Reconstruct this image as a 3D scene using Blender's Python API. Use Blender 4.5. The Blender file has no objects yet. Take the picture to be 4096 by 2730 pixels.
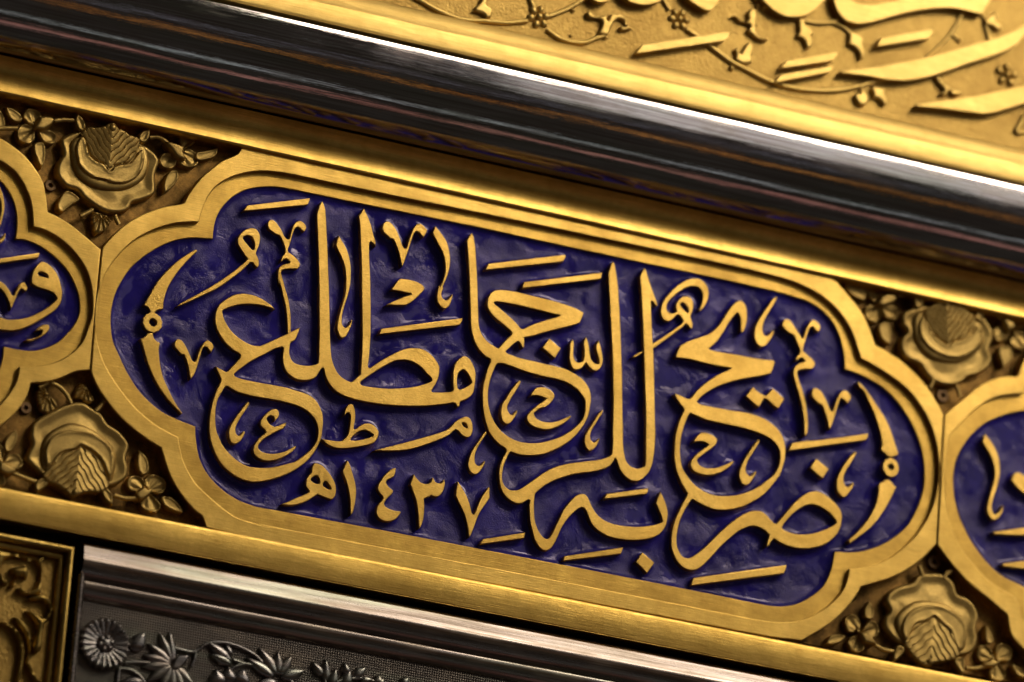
import bpy, math, random
import numpy as np
from mathutils import Matrix, Vector
from mathutils.geometry import delaunay_2d_cdt

random.seed(7); rng = np.random.default_rng(7)
sc = bpy.context.scene
COL = sc.collection

# ------------------------------------------------------------------ camera
# a long lens looking up and to the right at a vertical wall
FPX = 24370.0; W0, H0 = 4096.0, 2730.0
def _n(v): return v / np.linalg.norm(v)
xp = _n(np.array([62000., -13135., -FPX]))
yp = np.array([5250., 70000., -FPX]); yp = _n(yp - xp * yp.dot(xp))
zp = np.cross(xp, yp)
CR = np.array([xp[0], yp[0], zp[0]])      # camera right / up / back in wall axes (u right, v up, n out)
CU = np.array([xp[1], yp[1], zp[1]])
CB = np.array([xp[2], yp[2], zp[2]])
MM = 1e-4                                  # one traced unit is a tenth of a millimetre
DIST = FPX * MM
Z0 = 2.30                                  # height of the panel above the floor
CPOS = CB * DIST
def W(a): return (a[0], -a[2], a[1])       # wall axes to world axes
cam_d = bpy.data.cameras.new('camera'); cam = bpy.data.objects.new('camera', cam_d); COL.objects.link(cam)
m = Matrix((W(CR), W(CU), W(CB))).transposed().to_4x4()
p = W(CPOS); m.translation = Vector((p[0], p[1], p[2] + Z0)); cam.matrix_world = m
cam_d.sensor_width = 36.0; cam_d.lens = FPX / W0 * 36.0
cam_d.clip_start = 0.05; cam_d.clip_end = 50.0
sc.camera = cam

def at(px, py, n=0.0):
    """wall coordinates (u, v) of traced positions lying n units in front of the panel face"""
    px = np.asarray(px, float); py = np.asarray(py, float)
    dx = (px - W0 / 2) / FPX; dy = -(py - H0 / 2) / FPX
    d = dx[..., None] * CR + dy[..., None] * CU - CB
    t = (n * MM - CPOS[2]) / d[..., 2]
    q = CPOS + t[..., None] * d
    return q[..., :2]
fu = at(1350, 1450, 0); fp = np.array([fu[0], fu[1], 0.0])
cam_d.dof.use_dof = True
cam_d.dof.focus_distance = float(np.dot(CPOS - fp, CB))
cam_d.dof.aperture_fstop = 6.3

# ------------------------------------------------------------------ light
world = bpy.data.worlds.new('World'); sc.world = world; world.use_nodes = True
bg = world.node_tree.nodes['Background']
bg.inputs[0].default_value = (0.9, 0.78, 0.66, 1); bg.inputs[1].default_value = 0.030
def lamp(name, pos, target, size, power, color, size_y=None, spread=180):
    l = bpy.data.lights.new(name, 'AREA'); o = bpy.data.objects.new(name, l); COL.objects.link(o)
    l.shape = 'RECTANGLE'; l.size = size; l.size_y = size_y or size; l.energy = power; l.color = color
    l.spread = math.radians(spread)
    P = Vector((pos[0], -pos[2], pos[1] + Z0)); T = Vector((target[0], -target[2], target[1] + Z0))
    o.location = P
    zax = (P - T).normalized(); xax = Vector((1, 0, 0)); yax = zax.cross(xax).normalized(); xax = yax.cross(zax)
    mm = Matrix((xax, yax, zax)).transposed().to_4x4(); mm.translation = P; o.matrix_world = mm
    return o
# positions in wall axes: right, up, out
lamp('hall_chandelier', (0.80, 0.95, 0.92), (0.17, 0.24, 0), 1.0, 1.38, (1.0, 0.88, 0.73), 0.5, 38)
lamp('roll_grey_fill', (2.1, 0.95, 2.0), (0.9, 0.3, 0), 2.5, 0.85 * math.pi * 2.75, (0.96, 0.90, 0.86), 1.1)  # unseen soft panel, added for the grey reflection on the silver roll
lamp('ceiling_light', (0.7, 2.1, 1.0), (0.05, -0.05, 0), 2.0, 3, (1.0, 0.92, 0.82), 0.3)
def strip(name, elev, dist, radiance, color, width, x=1.1, length=4.2):
    e = math.radians(elev); v = dist * math.sin(e) + 0.09; n_ = dist * math.cos(e)
    lamp(name, (x, v, n_), (x, 0.09, 0), length, radiance * math.pi * length * width, color, width)
strip('reflection_strip_lilac', 2, 2.3, 0.22, (0.80, 0.80, 1.0), 0.05)  # added strip, no real lamp: makes the lilac line mirrored in the roll
strip('reflection_strip_amber', -9, 2.3, 0.55, (1.0, 0.40, 0.07), 0.07)  # invented strip for the thin orange streak reflected by the roll
strip('reflection_strip_cool', -44, 2.0, 0.45, (0.86, 0.95, 1.0), 0.10)  # added unseen strip that gives the roll its white reflected line
strip('reflection_strip_pink', -62, 2.0, 0.40, (1.0, 0.45, 0.38), 0.16)  # added from below, only to put a pink band in the roll's reflection

sc.render.engine = 'CYCLES'
sc.view_settings.view_transform = 'Standard'; sc.view_settings.look = 'None'
sc.view_settings.exposure = -0.22; sc.view_settings.gamma = 1.0
sc.view_settings.use_curve_mapping = False
try:
    sc.cycles.use_denoising = True; sc.cycles.denoiser = 'OPENIMAGEDENOISE'
except Exception: pass
sc.cycles.max_bounces = 8; sc.cycles.glossy_bounces = 5

# ------------------------------------------------------------------ materials
class NT:
    def __init__(s, name):
        s.m = bpy.data.materials.new(name); s.m.use_nodes = True
        s.t = s.m.node_tree; s.b = s.t.nodes['Principled BSDF']
        s.pos = s.t.nodes.new('ShaderNodeNewGeometry').outputs['Position']
    def link(s, a, b): s.t.links.new(a, b)
    def mapping(s, scale, rot=(0, 0, 0)):
        n = s.t.nodes.new('ShaderNodeMapping'); n.inputs['Scale'].default_value = scale
        n.inputs['Rotation'].default_value = rot
        s.link(s.pos, n.inputs['Vector']); return n.outputs[0]
    def noise(s, scale, detail=3, rough=0.55, vec=None, dist=0.0):
        n = s.t.nodes.new('ShaderNodeTexNoise'); n.inputs['Scale'].default_value = scale
        n.inputs['Detail'].default_value = detail; n.inputs['Roughness'].default_value = rough
        n.inputs['Distortion'].default_value = dist
        s.link(vec if vec is not None else s.pos, n.inputs['Vector']); return n.outputs['Fac']
    def voro(s, scale, feature='F1', vec=None):
        n = s.t.nodes.new('ShaderNodeTexVoronoi'); n.feature = feature; n.inputs['Scale'].default_value = scale
        s.link(vec if vec is not None else s.pos, n.inputs['Vector']); return n.outputs['Distance']
    def ramp(s, fac, stops):
        n = s.t.nodes.new('ShaderNodeValToRGB'); e = n.color_ramp.elements
        while len(e) < len(stops): e.new(0.5)
        for i, (pos, c) in enumerate(stops):
            e[i].position = pos; e[i].color = (c, c, c, 1) if not hasattr(c, '__len__') else (*c, 1)
        s.link(fac, n.inputs[0]); return n.outputs[0]
    def mix(s, fac, a, b, mode='MIX'):
        n = s.t.nodes.new('ShaderNodeMix'); n.data_type = 'RGBA'; n.blend_type = mode
        for i, v in ((0, fac), (6, a), (7, b)):
            if hasattr(v, 'is_linked'): s.link(v, n.inputs[i])
            elif hasattr(v, '__len__'): n.inputs[i].default_value = (*v, 1)
            else: n.inputs[i].default_value = v
        return n.outputs[2]
    def math(s, op, a, b=0.0):
        n = s.t.nodes.new('ShaderNodeMath'); n.operation = op
        for i, v in ((0, a), (1, b)):
            if hasattr(v, 'is_linked'): s.link(v, n.inputs[i])
            else: n.inputs[i].default_value = v
        return n.outputs[0]
    def bump(s, h, dist, strength=1.0, prev=None):
        n = s.t.nodes.new('ShaderNodeBump'); n.inputs['Distance'].default_value = dist
        n.inputs['Strength'].default_value = strength; s.link(h, n.inputs['Height'])
        if prev is not None: s.link(prev, n.inputs['Normal'])
        return n.outputs[0]
    def set(s, **k):
        for a, v in k.items():
            i = s.b.inputs[a.replace('_', ' ')]
            if hasattr(v, 'is_linked'): s.link(v, i)
            elif hasattr(v, '__len__'): i.default_value = (*v, 1)
            else: i.default_value = v
        return s.m

def gold(name, base, dark, rough=(0.34, 0.5), streak=True, patina=0.5, rot=0.0, pebble=0, stain=0.0):
    s = NT(name)
    big = s.noise(38, 4, 0.6); mid = s.noise(260, 5, 0.7)
    st = s.noise(1.0, 3, 0.6, s.mapping((90, 400, 2600) if streak else (900, 900, 1600), (0, rot, 0)))
    col = s.mix(s.math('MULTIPLY', s.ramp(big, [(0.40, 0), (0.66, 1)]), patina), base, dark)
    col = s.mix(s.math('MULTIPLY', s.ramp(mid, [(0.45, 0), (0.72, 1)]), patina * 0.7), col, dark)
    col = s.mix(s.math('MULTIPLY', s.ramp(st, [(0.40, 0), (0.68, 1)]), 0.45), col, dark)
    if stain > 0:
        blk = s.ramp(s.noise(75, 5, 0.7), [(0.46, 0), (0.62, 1)])
        col = s.mix(s.math('MULTIPLY', blk, stain), col, (0.028, 0.016, 0.007))
    spots = s.ramp(s.voro(260), [(0.012, 1), (0.03, 0)])
    col = s.mix(s.math('MULTIPLY', spots, 0.6), col, (0.05, 0.03, 0.01))
    r = s.math('ADD', s.math('MULTIPLY', mid, rough[1] - rough[0]), rough[0])
    r = s.math('ADD', r, s.math('MULTIPLY', st, 0.12))
    b = s.bump(st, 0.00009, 0.8)
    b = s.bump(s.noise(1100, 3, 0.6), 0.00009, 0.4, b)
    b = s.bump(mid, 0.00012, 0.3, b)
    b = s.bump(s.noise(30, 2, 0.5), 0.0014, 0.4, b)
    if pebble:
        v = s.voro(pebble, 'SMOOTH_F1')
        b = s.bump(s.math('SUBTRACT', 0.6, v), 0.0002, 0.8, b)
    return s.set(Base_Color=col, Metallic=1.0, Roughness=r, Normal=b)

M = {}
M['gold'] = gold('letter_gold', (0.80, 0.51, 0.118), (0.50, 0.285, 0.05), (0.25, 0.36), False, 0.62)
M['rail'] = gold('brushed_gold', (0.78, 0.50, 0.118), (0.44, 0.26, 0.05), (0.23, 0.35), True, 0.6)
M['rim'] = gold('rim_gold', (0.68, 0.425, 0.09), (0.34, 0.195, 0.038), (0.26, 0.38), True, 0.7)
M['rose'] = gold('cast_gold', (0.56, 0.38, 0.115), (0.27, 0.175, 0.052), (0.36, 0.52), False, 0.7)
M['ground'] = gold('tarnished_gold', (0.42, 0.235, 0.06), (0.13, 0.072, 0.022), (0.42, 0.6), False, 0.95, 0, 0, 0.75)
M['frieze'] = gold('frieze_gold', (0.76, 0.53, 0.16), (0.55, 0.35, 0.085), (0.34, 0.48), True, 0.4)
M['pebble'] = gold('hammered_gold', (0.44, 0.285, 0.075), (0.25, 0.145, 0.035), (0.36, 0.5), False, 0.6, 0, 950)
M['relief'] = gold('deep_gold', (0.52, 0.35, 0.09), (0.24, 0.15, 0.035), (0.22, 0.38), False, 0.7)

def silver(name, base, rough, tarnish, streakamt=0.5, mesh=False):
    s = NT(name)
    st = s.noise(1.0, 4, 0.65, s.mapping((22, 420, 900)))
    fine = s.noise(1.0, 3, 0.6, s.mapping((18, 700, 1500)))
    blot = s.noise(1.0, 4, 0.6, s.mapping((40, 160, 170)))
    col = s.mix(s.math('MULTIPLY', s.ramp(st, [(0.4, 0), (0.66, 1)]), streakamt), base, tarnish)
    col = s.mix(s.math('MULTIPLY', s.ramp(blot, [(0.5, 0), (0.66, 1)]), 0.45), col, (0.40, 0.33, 0.25))
    col = s.mix(s.math('MULTIPLY', s.ramp(fine, [(0.45, 0), (0.60, 1)]), 0.75), col, tarnish)
    col = s.mix(s.math('MULTIPLY', s.ramp(s.noise(1.0, 3, 0.6, s.mapping((9, 110, 120))), [(0.5, 0), (0.68, 1)]), 0.45), col, (0.30, 0.34, 0.25))
    r = s.math('ADD', s.math('MULTIPLY', st, rough[1] - rough[0]), rough[0])
    r = s.math('ADD', r, s.math('MULTIPLY', s.ramp(blot, [(0.5, 0), (0.7, 1)]), 0.10))
    b = s.bump(fine, 0.00003, 0.5)
    b = s.bump(st, 0.00010, 0.35, b)
    b = s.bump(s.noise(1.0, 2, 0.5, s.mapping((14, 60, 60))), 0.0009, 0.4, b)
    if mesh:
        wv = s.t.nodes.new('ShaderNodeTexChecker'); wv.inputs['Scale'].default_value = 620
        s.link(s.pos, wv.inputs['Vector'])
        wx = s.t.nodes.new('ShaderNodeTexWave'); wx.bands_direction = 'X'; wx.inputs['Scale'].default_value = 320
        wz = s.t.nodes.new('ShaderNodeTexWave'); wz.bands_direction = 'Z'; wz.inputs['Scale'].default_value = 320
        s.link(s.pos, wx.inputs['Vector']); s.link(s.pos, wz.inputs['Vector'])
        b = s.bump(s.math('MULTIPLY', wx.outputs['Fac'], wz.outputs['Fac']), 0.0007, 0.9, b)
    return s.set(Base_Color=col, Metallic=1.0, Roughness=r, Normal=b)
M['silver'] = silver('polished_silver', (0.66, 0.64, 0.625), (0.035, 0.11), (0.34, 0.275, 0.26), 0.5)
M['silver_dull'] = silver('tarnished_silver', (0.31, 0.265, 0.24), (0.20, 0.36), (0.15, 0.115, 0.085), 0.75)
M['silver_relief'] = silver('relief_silver', (0.24, 0.225, 0.215), (0.22, 0.34), (0.17, 0.14, 0.12), 0.4)
M['silver_mesh'] = silver('punched_silver', (0.21, 0.185, 0.16), (0.34, 0.46), (0.20, 0.165, 0.135), 0.5, True)

def enamel():
    s = NT('blue_enamel')
    big = s.noise(55, 4, 0.6); mid = s.noise(260, 4, 0.65); fine = s.noise(1700, 3, 0.7)
    col = s.mix(s.ramp(big, [(0.38, 0), (0.64, 1)]), (0.016, 0.012, 0.15), (0.031, 0.022, 0.25))
    col = s.mix(s.math('MULTIPLY', s.ramp(mid, [(0.5, 0), (0.68, 1)]), 0.45), col, (0.040, 0.030, 0.16))
    pits = s.ramp(s.voro(150), [(0.02, 1), (0.04, 0)])
    col = s.mix(pits, col, (0.002, 0.002, 0.006))
    patch = s.ramp(s.noise(70, 5, 0.62, None, 0.6), [(0.42, 0), (0.54, 1)])
    r = s.math('ADD', s.math('MULTIPLY', patch, 0.22), 0.07)
    b = s.bump(s.math('MULTIPLY', fine, patch), 0.0002, 0.9)
    b = s.bump(mid, 0.0004, 0.08, b)
    b = s.bump(pits, -0.0004, 0.6, b)
    return s.set(Base_Color=col, Roughness=r, Normal=b, Specular_IOR_Level=0.30, Specular_Tint=(0.92, 0.80, 1.0))
M['enamel'] = enamel()
s = NT('dark_wood'); M['dark'] = s.set(Base_Color=s.mix(s.noise(60, 4), (0.012, 0.010, 0.008), (0.03, 0.022, 0.016)), Roughness=0.8)
s = NT('screw_steel'); M['screw'] = s.set(Base_Color=s.mix(s.noise(300, 3), (0.22, 0.13, 0.06), (0.10, 0.06, 0.03)), Metallic=1.0, Roughness=0.5)

# ------------------------------------------------------------------ tracing helpers
TILE = {}
for nm, x0, y0 in [('a',480,960),('b',480,1300),('c',800,760),('d',800,1120),('e',800,1460),('f',1000,1760),
                   ('g',1300,780),('h',1300,1120),('i',1300,1450),('j',1400,1780),('k',1800,900),('l',1800,1240),
                   ('m',1800,1580),('n',1850,1900),('o',2300,1020),('p',2300,1380),('q',2250,1700),('r',2250,2000),
                   ('s',2650,1120),('t',2650,1500),('u',2650,1880),('v',3100,1180),('w',3100,1560),('x',3000,1920)]:
    TILE[nm] = (x0, y0, 3.92)
for nm, x0, y0 in [('A',0,683),('H',0,1366),('C',2048,0),('D',3072,0),('E',1024,0),('L',0,2047),('M',1024,2047)]:
    TILE[nm] = (x0, y0, 2.2959)
for nm, x0, y0 in [('B',3072,1600),('P',3072,1020),('Q',3072,2047)]: TILE[nm] = (x0, y0, 1.3115)
for nm, x0, y0 in [('F',0,400),('G',300,480)]: TILE[nm] = (x0, y0, 1.9186)
TILE['S'] = (0, 0, 1.0)

def parse(txt, tile='S'):
    x0, y0, k = TILE[tile]; pts = []; cor = []
    for tok in txt.split():
        if ':' in tok:
            nm, tok = tok.split(':'); x0, y0, k = TILE[nm]
            if not tok: continue
        c = tok.endswith('*'); a, b = tok.rstrip('*').split(',')
        pts.append((x0 + float(a) / k, y0 + float(b) / k)); cor.append(c)
    return np.array(pts), cor

def smooth(pts, cor, closed=True, sub=5):
    n = len(pts); out = []
    rng_ = range(n) if closed else range(n - 1)
    for i in rng_:
        p1 = pts[i]; p2 = pts[(i + 1) % n]
        p0 = pts[i - 1] if (closed or i > 0) else p1
        p3 = pts[(i + 2) % n] if (closed or i + 2 < n) else p2
        if cor[i]: p0 = p1 - (p2 - p1) * 0.5
        if cor[(i + 1) % n]: p3 = p2 + (p2 - p1) * 0.5
        L = np.linalg.norm(p2 - p1)
        t0 = 0.0; t1 = max(1e-6, np.linalg.norm(p1 - p0)) ** 0.5
        t2 = t1 + max(1e-6, L) ** 0.5; t3 = t2 + max(1e-6, np.linalg.norm(p3 - p2)) ** 0.5
        ns = 1 if (cor[i] and cor[(i + 1) % n]) else max(2, min(sub, int(L / 5) + 1))
        for j in range(ns):
            t = t1 + (t2 - t1) * j / ns
            A1 = p0 * (t1 - t) / (t1 - t0) + p1 * (t - t0) / (t1 - t0)
            A2 = p1 * (t2 - t) / (t2 - t1) + p2 * (t - t1) / (t2 - t1)
            A3 = p2 * (t3 - t) / (t3 - t2) + p3 * (t - t2) / (t3 - t2)
            B1 = A1 * (t2 - t) / (t2 - t0) + A2 * (t - t0) / (t2 - t0)
            B2 = A2 * (t3 - t) / (t3 - t1) + A3 * (t - t1) / (t3 - t1)
            out.append(B1 * (t2 - t) / (t2 - t1) + B2 * (t - t1) / (t2 - t1))
    if not closed: out.append(pts[-1])
    return np.array(out)

def poly(txt, tile='S', n=0.0, sub=5):
    """traced outline -> smooth polygon in wall units (tenths of a millimetre), lying n in front of the panel"""
    pts, cor = parse(txt, tile); q = smooth(pts, cor, True, sub)
    return at(q[:, 0], q[:, 1], n) / MM
def line(txt, tile='S', n=0.0, sub=6):
    pts, cor = parse(txt, tile); q = smooth(pts, cor, False, sub)
    return at(q[:, 0], q[:, 1], n) / MM
def dot(txt, tile, n=0.0):
    pts, _ = parse(txt, tile); return at(pts[:, 0], pts[:, 1], n)[0] / MM
def area(P): x, y = P[:, 0], P[:, 1]; return 0.5 * np.sum(x * np.roll(y, -1) - np.roll(x, -1) * y)
def inset(P, d):
    """move a polygon's boundary inwards by d (outwards when negative)"""
    if area(P) < 0: P = P[::-1]
    e = np.roll(P, -1, 0) - P; e /= np.maximum(np.linalg.norm(e, axis=1), 1e-9)[:, None]
    nr = np.stack([-e[:, 1], e[:, 0]], 1); nn = nr + np.roll(nr, 1, 0)
    l = np.linalg.norm(nn, axis=1); nn = nn / np.maximum(l, 0.5)[:, None] / np.maximum(l / 2, 0.6)[:, None]
    return P + nn * d

# ------------------------------------------------------------------ object helpers
def tag(o, label, cat, group=None):
    o['label'] = label; o['category'] = cat
    if group: o['group'] = group
    return o
def thing(name, loc, label, cat, group=None):
    o = bpy.data.objects.new(name, None); COL.objects.link(o); o.empty_display_size = 0.01
    o.location = (loc[0] * MM, -(loc[2] if len(loc) > 2 else 0) * MM, Z0 + loc[1] * MM)
    return tag(o, label, cat, group)
def finish(me, name, mat, parent, ang=35):
    """mesh in wall units (u, v, n) -> a mesh object in world space, relative to its parent"""
    nv = len(me.vertices); co = np.empty(nv * 3); me.vertices.foreach_get('co', co); co = co.reshape(-1, 3)
    wco = np.stack([co[:, 0] * MM, -co[:, 2] * MM, co[:, 1] * MM + Z0], 1)
    base = np.zeros(3)
    q = parent
    while q is not None: base += np.array(q.location); q = q.parent
    if parent is None: base = np.array([wco[:, 0].mean(), wco[:, 1].mean(), wco[:, 2].min()])
    me.vertices.foreach_set('co', (wco - base).ravel()); me.update()
    me.polygons.foreach_set('use_smooth', [True] * len(me.polygons))
    try: me.set_sharp_from_angle(angle=math.radians(ang))
    except Exception: pass
    me.materials.clear(); me.materials.append(M[mat])
    o = bpy.data.objects.new(name, me); COL.objects.link(o)
    if parent is not None: o.parent = parent
    else: o.location = base
    return o
def plate(name, polys, n0, n1, mat, parent=None, bevel=2.2, res=2):
    """flat piece with rounded front edges, cut from outline + holes, from depth n0 to n1"""
    cu = bpy.data.curves.new('tmp', 'CURVE'); cu.dimensions = '2D'; cu.fill_mode = 'BOTH'
    for P in polys:
        sp = cu.splines.new('POLY'); sp.points.add(len(P) - 1)
        sp.points.foreach_set('co', np.concatenate([P, np.zeros((len(P), 1)), np.ones((len(P), 1))], 1).ravel())
        sp.use_cyclic_u = True
    cu.extrude = (n1 - n0) / 2 - bevel; cu.bevel_depth = bevel; cu.bevel_resolution = res; cu.offset = -bevel
    ob = bpy.data.objects.new('tmp', cu); COL.objects.link(ob)
    me = bpy.data.meshes.new_from_object(ob.evaluated_get(bpy.context.evaluated_depsgraph_get()))
    bpy.data.objects.remove(ob); bpy.data.curves.remove(cu)
    co = np.empty(len(me.vertices) * 3); me.vertices.foreach_get('co', co); co = co.reshape(-1, 3)
    co[:, 2] += (n0 + n1) / 2; me.vertices.foreach_set('co', co.ravel())
    return finish(me, name, mat, parent, 50)
def mesh(name, V, Fc, mat, parent=None, ang=40):
    me = bpy.data.meshes.new(name); me.from_pydata([tuple(map(float, v)) for v in V], [], [tuple(map(int, f)) for f in Fc])
    return finish(me, name, mat, parent, ang)
def dist_to(P, Q):
    """distance from points Q to closed polygon P"""
    a = P; b = np.roll(P, -1, 0); ab = b - a; l2 = np.maximum((ab ** 2).sum(1), 1e-9)
    d = np.full(len(Q), 1e9)
    for i in range(len(a)):
        t = np.clip(((Q - a[i]) @ ab[i]) / l2[i], 0, 1)
        d = np.minimum(d, np.linalg.norm(Q - a[i] - t[:, None] * ab[i], axis=1))
    return d
def inside(P, Q):
    r = np.zeros(len(Q), bool); a = P; b = np.roll(P, -1, 0)
    for i in range(len(a)):
        c = (a[i, 1] > Q[:, 1]) != (b[i, 1] > Q[:, 1])
        if c.any():
            xx = (b[i, 0] - a[i, 0]) * (Q[:, 1] - a[i, 1]) / (b[i, 1] - a[i, 1] + 1e-12) + a[i, 0]
            r ^= c & (Q[:, 0] < xx)
    return r
def resample(P, s):
    d = np.linalg.norm(np.roll(P, -1, 0) - P, axis=1); c = np.concatenate([[0], np.cumsum(d)]); n = max(8, int(c[-1] / s))
    t = np.linspace(0, c[-1], n, endpoint=False); Pc = np.concatenate([P, P[:1]])
    return np.stack([np.interp(t, c, Pc[:, 0]), np.interp(t, c, Pc[:, 1])], 1)
def relief(name, P, n0, n1, mat, parent, h=None, step=7.0, fn=None):
    """cast relief: outline P, its edge standing from n0 to n1, the front shaped by h(distance to edge) or fn(points, d)"""
    if area(P) < 0: P = P[::-1]
    P = resample(P, step); lo = P.min(0); hi = P.max(0)
    gx, gy = np.meshgrid(np.arange(lo[0], hi[0], step), np.arange(lo[1], hi[1], step * 0.866))
    gx[1::2] += step / 2
    Q = np.stack([gx.ravel(), gy.ravel()], 1); Q = Q[inside(P, Q)]
    if len(Q): Q = Q[dist_to(P, Q) > step * 0.55]
    nb = len(P); allp = np.concatenate([P, Q]) if len(Q) else P
    r = delaunay_2d_cdt([Vector(q) for q in allp], [(i, (i + 1) % nb) for i in range(nb)], [list(range(nb))], 1, 1e-4)
    V2 = np.array([tuple(v) for v in r[0]]); faces = r[2]
    d = dist_to(P, V2)
    z = n1 + (fn(V2, d) if fn else h(d))
    V = np.concatenate([V2, z[:, None]], 1)
    Fc = [tuple(f) for f in faces]
    Fc = [f if area(V2[list(f)]) > 0 else f[::-1] for f in Fc]
    # side wall
    cnt = {}
    for f in Fc:
        for i in range(len(f)): cnt[(f[i], f[(i + 1) % len(f)])] = 1
    bd = [e for e in cnt if (e[1], e[0]) not in cnt]
    ring = {}; extra = []
    for e in bd:
        for q in e:
            if q not in ring: ring[q] = len(V) + len(extra); extra.append((V[q, 0], V[q, 1], n0))
    Fc += [(e[1], e[0], ring[e[0]], ring[e[1]]) for e in bd]
    V = np.concatenate([V, np.array(extra)])
    return mesh(name, V, Fc, mat, parent, 60)
def dome(hh, w): return lambda d: hh * (1 - (1 - np.clip(d / w, 0, 1)) ** 2) ** 0.5
def dish(hh, w, dip):
    def f(d):
        a = np.clip(d / w, 0, 1); b = np.clip((d - w) / (w * 1.6), 0, 1)
        return hh * np.sin(a * math.pi / 2) - dip * (b * b * (3 - 2 * b))
    return f
def tube(name, P, rad, nc, mat, parent, seg=8, taper=None):
    P = np.asarray(P); n = len(P); V = []; Fc = []
    t = np.gradient(P, axis=0); t /= np.maximum(np.linalg.norm(t, axis=1), 1e-9)[:, None]
    nr = np.stack([-t[:, 1], t[:, 0]], 1)
    for i in range(n):
        rr = rad * (taper(i / (n - 1)) if taper else 1)
        for j in range(seg):
            a = 2 * math.pi * j / seg
            V.append((P[i, 0] + nr[i, 0] * rr * math.cos(a), P[i, 1] + nr[i, 1] * rr * math.cos(a), nc + rr * 0.9 * math.sin(a)))
    for i in range(n - 1):
        for j in range(seg):
            k = (j + 1) % seg
            Fc.append((i * seg + j, i * seg + k, (i + 1) * seg + k, (i + 1) * seg + j))
    Fc.append(tuple(range(seg))); Fc.append(tuple((n - 1) * seg + j for j in reversed(range(seg))))
    return mesh(name, V, Fc, mat, parent, 60)
def ball(name, c, r, n0, mat, parent, flat=0.8, ry=None, rot=0.0):
    ry = ry or r; V = []; Fc = []; ns, nr_ = 16, 6
    for i in range(nr_):
        a = math.pi / 2 * i / nr_
        for j in range(ns):
            b = 2 * math.pi * j / ns; x = r * math.cos(a) * math.cos(b); y = ry * math.cos(a) * math.sin(b)
            V.append((c[0] + x * math.cos(rot) - y * math.sin(rot), c[1] + x * math.sin(rot) + y * math.cos(rot), n0 + min(r, ry) * flat * math.sin(a)))
    V.append((c[0], c[1], n0 + min(r, ry) * flat))
    for i in range(nr_ - 1):
        for j in range(ns):
            k = (j + 1) % ns; Fc.append((i * ns + j, i * ns + k, (i + 1) * ns + k, (i + 1) * ns + j))
    for j in range(ns): Fc.append(((nr_ - 1) * ns + j, (nr_ - 1) * ns + (j + 1) % ns, len(V) - 1))
    return mesh(name, V, Fc, mat, parent, 70)
def circle(c, r, n=40, ry=None, rot=0.0, scallop=0, amp=0.0):
    a = np.linspace(0, 2 * math.pi, n, endpoint=False); rr = 1 + amp * np.abs(np.sin(a * scallop / 2)) if scallop else 1.0
    x = r * np.cos(a) * rr; y = (ry or r) * np.sin(a) * rr
    return np.stack([c[0] + x * math.cos(rot) - y * math.sin(rot), c[1] + x * math.sin(rot) + y * math.cos(rot)], 1)
XREF = 2048
def moulding(name, prof, mat, u0, u1, parent=None, sub=1, rough=0.0, ang=30):
    """long straight moulding: profile given as (picture height at the middle, depth), swept along the wall"""
    pr = np.array(prof, float)
    if sub > 1:
        q = smooth(pr, [False] * len(pr), False, sub); pr = q
    v = np.array([at(XREF, y, n)[1] / MM for y, n in pr]); n_ = pr[:, 1]
    return sweep(name, np.stack([v, n_], 1), mat, u0, u1, parent, rough, ang)
def sweep(name, vn, mat, u0, u1, parent=None, rough=0.0, ang=30, nu=120):
    us = np.linspace(u0, u1, nu); V = []; Fc = []; k = len(vn)
    w = np.convolve(rng.normal(size=nu + 16), np.hanning(17) / 4, 'valid')[:nu] * rough
    for i, u in enumerate(us):
        for (v, n_) in vn: V.append((u, v + w[i] * 0.4, n_ + w[i]))
    for i in range(nu - 1):
        for j in range(k - 1): Fc.append((i * k + j, (i + 1) * k + j, (i + 1) * k + j + 1, i * k + j + 1))
    o = mesh(name, V, Fc, mat, parent, ang)
    return o

# ------------------------------------------------------------------ the wall behind
UL, UR = -3300, 3300
wall = mesh('wall', [(UL, -2600, -140), (UR, -2600, -140), (UR, 2600, -140), (UL, 2600, -140),
                     (UL, -2600, -400), (UR, -2600, -400), (UR, 2600, -400), (UL, 2600, -400)],
            [(0, 1, 2, 3), (5, 4, 7, 6), (4, 0, 3, 7), (1, 5, 6, 2), (3, 2, 6, 7), (4, 5, 1, 0)], 'dark')
wall['kind'] = 'structure'

# ------------------------------------------------------------------ the enamelled name panels
NRIM, NEN, NLET, NBACK = -25, -36, -8, -90
C_BLUE = ('852,957* 855,923 864,880 884,839 920,798 953,775 986,760 1024,752 1070,748 1120,751 1177,761 1240,774 1400,807* '
          '1900,908 2400,1016 2900,1121* 3104,1168 3186,1191 3252,1217 3309,1262 3345,1315 3368,1379 3377,1435 3379,1478* '
          '3439,1499 3508,1535 3560,1575 3605,1628 3649,1700 3681,1777 3694,1841 3698,1895 3694,1950 3682,1998 3640,2088 3600,2131 '
          '3561,2160 3510,2186 3459,2203 3398,2210 3339,2206* 3334,2231 3323,2280 3293,2344 3232,2394 3171,2420 3110,2426 3050,2418 2850,2377* '
          '2450,2298 2250,2259 1850,2182 1600,2134 1080,2037* 1024,2026 949,1998 884,1954 828,1893 797,1828 784,1749 782,1706* '
          '714,1680 645,1645 566,1575 510,1492 475,1418 453,1366 444,1290 453,1206 479,1140 531,1066 610,1005 688,967 767,953')
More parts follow.
